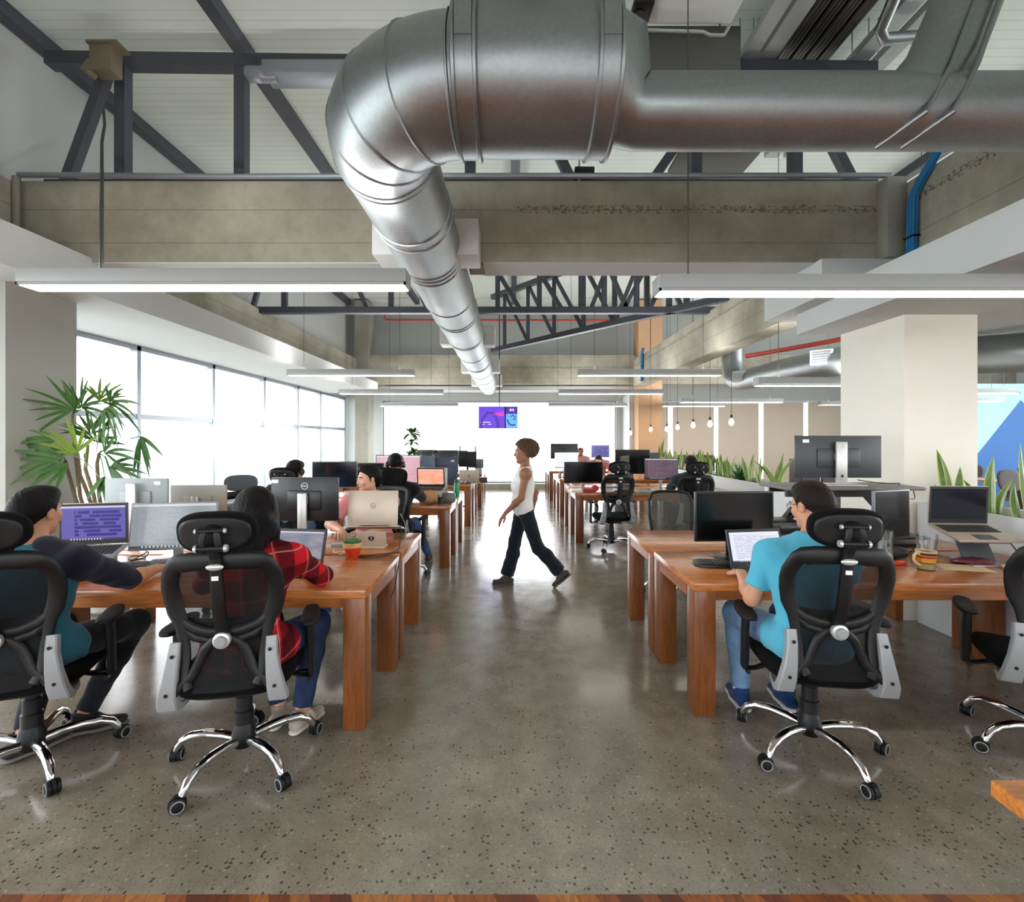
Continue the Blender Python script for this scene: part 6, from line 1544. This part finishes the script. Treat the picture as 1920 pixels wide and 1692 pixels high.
def palm(label, base, fans, stems, name='potted_palm'):
    t = thing(name, label, 'potted plant', tuple(base)); b = Vector(base)
    m = MB(); m.lathe([(.15, 0), (.17, .02), (.21, .36), (.22, .38), (.20, .38), (.19, .34)], 28); m.build('pot', POTW, t)
    m = MB(); m.lathe([(.19, .335), (.10, .35), (.01, .352)], 20); m.build('soil', bpy.data.materials['potting_soil'], t)
    for pts in stems:
        m = MB(); m.tube([Vector(p)-b for p in pts], [.016, .015, .014, .012, .010][:len(pts)] if len(pts) <= 5 else .013, 8); m.build('stem', STEM, t)
    for i, (c, d, ln, n, sp, w, dr, o) in enumerate(fans):
        m = MB(); c = Vector(c); o = Vector(o)
        m.tube([o-b, (o+c)/2-b+Vector((0, 0, .03)), c-b], [.005, .004, .003], 6)
        fan(m, c-b, d, ln, n, sp, w, dr); m.build('fan_leaf', PALMY if i % 5 == 3 else PALM, t, fix=False)
    return t
PB = Vector((-3.72, 4.42, 0)); py = 4.35
S1 = [PB+Vector((-.05, 0, .34)), at(150, py, 930), at(143, py, 860), at(136, py, 800), at(137, py, 775)]
S2 = [PB+Vector((.0, .03, .34)), at(166, py+.05, 930), at(150, py, 890), at(146, py, 850)]
S3 = [PB+Vector((.05, 0, .34)), at(186, py, 930), at(182, py, 870), at(186, py, 850)]
S4 = [PB+Vector((.02, -.05, .34)), at(176, py-.1, 930), at(160, py-.1, 880), at(165, py-.1, 835)]
S5 = [PB+Vector((-.08, .02, .34)), at(140, py, 930), at(128, py, 885), at(122, py, 865)]
F_ = lambda u, v, y, d, ln, n, sp, w, dr, st: (at(u, y, v), d, ln, n, sp, w, dr, st[-1])
palm('tall fan leaved palm by the left window in front of the grey pillar', PB, [
    F_(140, 768, 4.3, (-.3, -.3, .55), .36, 10, 170, .036, .22, S1), F_(152, 764, 4.35, (.5, -.2, .75), .34, 9, 150, .034, .25, S1),
    F_(206, 756, 4.4, (.7, -.1, .1), .34, 10, 170, .036, .5, S1), F_(186, 752, 4.5, (.3, .3, .6), .30, 8, 140, .032, .3, S1),
    F_(264, 818, 4.35, (.5, -.1, -.8), .30, 7, 70, .045, .2, S3), F_(196, 766, 4.3, (.6, -.3, -.5), .32, 7, 90, .036, .5, S2),
    F_(106, 826, 4.2, (-.85, -.2, .15), .27, 5, 50, .04, .3, S2), F_(120, 858, 4.2, (-.9, -.3, -.05), .46, 9, 80, .042, .12, S5), F_(146, 848, 4.25, (-.35, -.3, .75), .34, 9, 140, .036, .15, S4),
    F_(182, 830, 4.3, (.25, -.3, .9), .34, 9, 130, .036, .2, S4), F_(196, 850, 4.25, (.85, -.3, .3), .36, 9, 120, .036, .3, S3), F_(206, 876, 4.3, (.85, -.2, -.25), .36, 8, 90, .04, .25, S3),
    F_(196, 893, 4.2, (.15, -.4, -.8), .22, 5, 60, .05, .1, S3), F_(160, 866, 4.15, (.45, -.7, .4), .32, 8, 120, .036, .2, S4), F_(128, 872, 4.2, (-.6, -.5, -.35), .30, 6, 90, .036, .3, S5), F_(170, 815, 4.4, (-.1, .3, .9), .30, 8, 140, .034, .2, S2)],
    [S1, S2, S3, S4, S5])
b2 = at(771, 8.75, Z=.75)
t = thing('small_palm', 'small leafy plant standing on the left third row in front of the bright window', 'potted plant', tuple(b2))
m = MB(); m.lathe([(.06, 0), (.075, .12), (.07, .12), (.06, .1)], 20); m.build('pot', POTW, t)
m = MB(); m.tube([(0, 0, .1), (.01, 0, .4), (-.005, 0, .62), (.0, 0, .78)], .008, 6); m.tube([(0, 0, .1), (.03, 0, .3), (.05, 0, .45)], .006, 6); m.build('stem', STEM, t)
m = MB()
for (x, z, n, l) in ((0, .76, 30, .21), (.01, .62, 14, .15), (.05, .47, 16, .15), (-.02, .44, 14, .14), (.03, .3, 10, .12)):
    for k in range(n):
        a = rnd.uniform(0, 6.28); e = rnd.uniform(-.2, 1.1); m.leaf((x, 0, z), (math.cos(a)*math.cos(e), math.sin(a)*math.cos(e), math.sin(e)), (0, 0, 1), l*1.25*rnd.uniform(.7, 1.1), .075, .4, 5)
m.build('foliage', PALM, t, fix=False); t.scale = (1.15, 1.15, 1.2)

def snake_leaf(m, base, d, h, w, twist, lean):
    n = 9; rows = []; base = Vector(base); dx = Vector((math.cos(d), math.sin(d), 0)); ln = Vector((math.cos(lean[0]), math.sin(lean[0]), 0))*lean[1]
    for i in range(n+1):
        t = i/n; wd = w/2*(.55+.45*min(1, t/.4) if t < .4 else (1-((t-.4)/.6)**2.2))+.0012
        a = twist*t; dv = Vector((dx.x*math.cos(a)-dx.y*math.sin(a), dx.x*math.sin(a)+dx.y*math.cos(a), 0)); nv = Vector((-dv.y, dv.x, 0))
        c = base+Vector((0, 0, h*t))+ln*h*t*t+nv*.012*math.sin(3*t); cup = nv*wd*.35
        rows.append([m.bm.verts.new(c+dv*k*wd+cup*abs(k)) for k in (-1, -.80, 0, .80, 1)])
    for i in range(n):
        for k in range(4):
            m.mi = 1 if k in (0, 3) else 0; m._face((rows[i][k], rows[i][k+1], rows[i+1][k+1], rows[i+1][k]))
    m.mi = 0
def snake(label, base, leaves, group):
    t = thing('snake_plant', label, 'plant', tuple(base), 0, group)
    for (ox, oy, h, w, la, ll) in leaves:
        m = MB(); snake_leaf(m, (ox, oy, 0), rnd.uniform(-.5, .5), h*1.12, w*1.15, rnd.uniform(-.7, .7), (la, ll)); m.build('leaf', [SNK, SNKE], t, fix=False)
    return t
Z1 = .96
def lv(n, h0_, h1_, sp=.06, w=.055, lean=.3): return [(rnd.uniform(-sp, sp), rnd.uniform(-sp, sp), rnd.uniform(h0_, h1_)*1.2, w*1.1*rnd.uniform(.8, 1.2), rnd.uniform(0, 6.28), rnd.uniform(.02, lean)) for _ in range(n)]
GP = 'snake plants in the white planters'
snake('tall dark snake plant at the far end of the near planter, left of the others', (3.60, 3.95, Z1), [(0, 0, .46, .07, 3.0, .18), (.05, .0, .42, .055, 3.2, .28), (.10, .03, .33, .05, .2, .05), (-.03, .05, .2, .05, 3.1, .2)], GP)
snake('bushy snake plant behind the raised laptop, with broad upright leaves', (3.66, 3.68, Z1), [(.02, 0, .42, .075, .3, .05), (.06, .05, .30, .06, .2, .12), (-.05, 0, .26, .05, 3.1, .5), (-.08, .04, .20, .045, 3.1, .6), (.10, .02, .26, .05, 0, .35)], GP)
snake('snake plant with one tall narrow leaf near the right edge of the view', (3.66, 3.40, Z1), [(.0, 0, .52, .055, 3.1, .10), (-.05, .02, .26, .06, 3.0, .08), (.06, 0, .28, .05, .2, .15)], GP)
snake('snake plant cut by the right edge of the view', (3.68, 3.17, Z1), [(.0, 0, .34, .07, 1, .08), (.06, .02, .28, .06, .3, .2), (-.04, 0, .22, .05, 2.8, .2)], GP)
snake('snake plant in the nearest part of the near planter, outside the view', (3.7, 2.8, Z1), lv(4, .2, .36), GP)
ZP = .87
for i, (u, Y, n, h0, h1, sp, lb) in enumerate([
    (1455, 6.85, 7, .26, .40, .07, 'fanned snake plant nearest on the long planter, left of the riser monitor'), (1424, 7.3, 3, .20, .36, .04, 'thin yellow green snake plant second nearest on the long planter'),
    (1404, 7.65, 4, .26, .40, .05, 'pale snake plant just right of the dark green fern'), (1370, 8.2, 5, .22, .34, .08, 'snake plant just left of the dark green fern'),
    (1350, 8.75, 6, .24, .38, .07, 'upright snake plant second left of the fern'), (1330, 9.2, 6, .24, .36, .08, 'snake plant third left of the fern'), (1313, 9.7, 7, .26, .38, .09, 'snake plant behind the dark shirted man'),
    (1292, 10.3, 6, .22, .36, .1, 'snake plant above the headrest of the dark shirted man'), (1276, 10.9, 5, .24, .40, .1, 'snake plant left of the same headrest'), (1258, 11.5, 6, .26, .36, .1, 'far snake plant beside the orange pot'), (1240, 12.1, 4, .3, .55, .12, 'farthest snake plant with two curling thin leaves')]):
    x = min(3.9, max(3.6, (u-960)*Y/FPX)); snake(lb, (x, Y, ZP), lv(n, h0, h1, sp, .05, .35 if i else .7), GP)
t = thing('fern', 'dark green drooping fern in the middle of the long planter', 'plant', (3.76, 7.9, ZP))
m = MB()
for k in range(46):
    a = rnd.uniform(0, 6.28); e = rnd.uniform(.5, 1.45); m.leaf((rnd.uniform(-.05, .05), rnd.uniform(-.06, .06), 0), (math.cos(a)*math.cos(e), math.sin(a)*math.cos(e), math.sin(e)), (0, 0, 1), rnd.uniform(.26, .42), .028, rnd.uniform(.25, .7), 7)
m.build('fronds', FERN, t, fix=False); t.scale = (1.1, 1.5, 1.35)
t = thing('areca_palm', 'light feathery palm rising behind the dark green fern', 'plant', (3.84, 8.35, ZP))
m = MB()
for k in range(9):
    a = rnd.uniform(-.3, 3.4); e = rnd.uniform(.75, 1.35); d = Vector((math.cos(a)*math.cos(e), math.sin(a)*math.cos(e), math.sin(e))); L = rnd.uniform(.45, .62); pts = [Vector((0, 0, 0))+d*L*t_-Vector((0, 0, .55*L*t_**3)) for t_ in (0, .25, .5, .75, 1)]
    m.tube(pts, [.005, .004, .003, .002, .001], 5)
    for q in range(2, 12):
        tt = q/12; p = d*L*tt-Vector((0, 0, .55*L*tt**3)); s = d.cross(Vector((0, 0, 1))).normalized()
        for sg in (-1, 1): m.leaf(p, s*sg*.9+d*.5, (0, 0, 1), .13*(1.1-tt*.6), .012, .3, 4)
m.build('fronds', leafmat('areca_green', srgb(110, 144, 84), srgb(150, 172, 108)), t, fix=False)
m = MB(); m.lathe([(.06, 0), (.13, .05), (.15, .12), (.12, .2), (.05, .25)], 20); tag(m.build('pot', M('orange_clay', srgb(216, 158, 74), .6), loc=(3.72, 11.85, ZP)), 'rounded orange pot at the far end of the long planter', 'pot')
m = MB(); m.ell((0, 0, .07), (.07, .06, .075), n=14); m.cyl((0, 0, 0), (0, 0, .04), .05); tag(m.build('ornament', M('grey_brown_ornament', srgb(120, 96, 80), .8, var=.3), loc=(3.86, 12.15, ZP+.22)), 'grey brown rounded ornament just behind the orange pot', 'ornament')
box_thing('ornament_stand', 'small wooden block carrying the grey brown ornament', 'block', (3.86, 12.15, ZP-.03), (.12, .12, .25), CHB)
for i, (x, y, lb) in enumerate([(9.0, 10.4, 'leafy bush in a pot left of the far right table'), (11.6, 10.8, 'leafy bush behind the far right table'), (12.6, 11.2, 'leafy bush below the painted mountain wall')]):
    t = thing('bush', lb, 'plant', (x, y, 0), 0, 'bushes by the painted wall')
    m = MB(); m.lathe([(.17, 0), (.2, .5), (.18, .5)], 18); m.build('pot', CHB, t); m = MB()
    for k in range(60):
        a = rnd.uniform(0, 6.28); e = rnd.uniform(.1, 1.5); m.leaf((rnd.uniform(-.1, .1), rnd.uniform(-.1, .1), .5+rnd.uniform(0, .2)), (math.cos(a)*math.cos(e), math.sin(a)*math.cos(e), math.sin(e)), (0, 0, 1), rnd.uniform(.25, .45), .07, .3, 5)
    m.build('foliage', FERN if i % 2 else PALM, t, fix=False)

# ------------------------------------------------------------------ the town outside the left window
m = MB(); m.bx(-600, 300, -200, 600, -9.2, -9)
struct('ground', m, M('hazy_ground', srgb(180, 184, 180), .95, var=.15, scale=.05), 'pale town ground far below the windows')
HW_ = M('hazy_house_wall', srgb(206, 202, 204), .9, var=.1, scale=.4); HR_ = M('hazy_house_roof', srgb(184, 172, 184), .9, var=.1, scale=.5); TRC = leafmat('hazy_tree', srgb(160, 170, 152), srgb(184, 188, 168), 2, .9)  # walls, roofs and trees paled so their colour carries the haze
HL = ['left of the first mullion', 'right of the first mullion', 'mid window', 'right of the second mullion', 'close to the third mullion', 'behind the headphoned person']
for i, (x, y, w, d, hh) in enumerate([(-78, 74, 12, 9, 6.6), (-58, 90, 10, 8, 7.2), (-75, 118, 16, 10, 8), (-58, 104, 9, 9, 6.4), (-66, 140, 14, 10, 7.8), (-52, 128, 10, 10, 7)]):
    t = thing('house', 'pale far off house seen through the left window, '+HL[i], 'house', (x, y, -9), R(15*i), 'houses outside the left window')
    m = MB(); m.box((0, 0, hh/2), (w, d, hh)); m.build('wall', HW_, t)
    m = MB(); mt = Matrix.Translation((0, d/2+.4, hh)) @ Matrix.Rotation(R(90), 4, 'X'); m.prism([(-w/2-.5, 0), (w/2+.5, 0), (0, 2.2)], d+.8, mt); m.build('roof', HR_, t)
    for k in range(3):
        m = MB(); m.box((-w*.3+k*w*.3, -d/2, hh*.6), (1.1, .1, 1.3)); m.build('window', HR_, t)
for i, (x, y, s_, lb) in enumerate([(-64, 70, 3.4, 'hazy tree below the first mullion outside'), (-50, 84, 4.2, 'hazy tree in the middle of the left window view'), (-70, 100, 4.6, 'hazy tree behind the houses outside'), (-48, 112, 4, 'hazy tree outside beside the empty chair headrest'), (-56, 118, 4.4, 'hazy tree far outside near the headphoned person')]):
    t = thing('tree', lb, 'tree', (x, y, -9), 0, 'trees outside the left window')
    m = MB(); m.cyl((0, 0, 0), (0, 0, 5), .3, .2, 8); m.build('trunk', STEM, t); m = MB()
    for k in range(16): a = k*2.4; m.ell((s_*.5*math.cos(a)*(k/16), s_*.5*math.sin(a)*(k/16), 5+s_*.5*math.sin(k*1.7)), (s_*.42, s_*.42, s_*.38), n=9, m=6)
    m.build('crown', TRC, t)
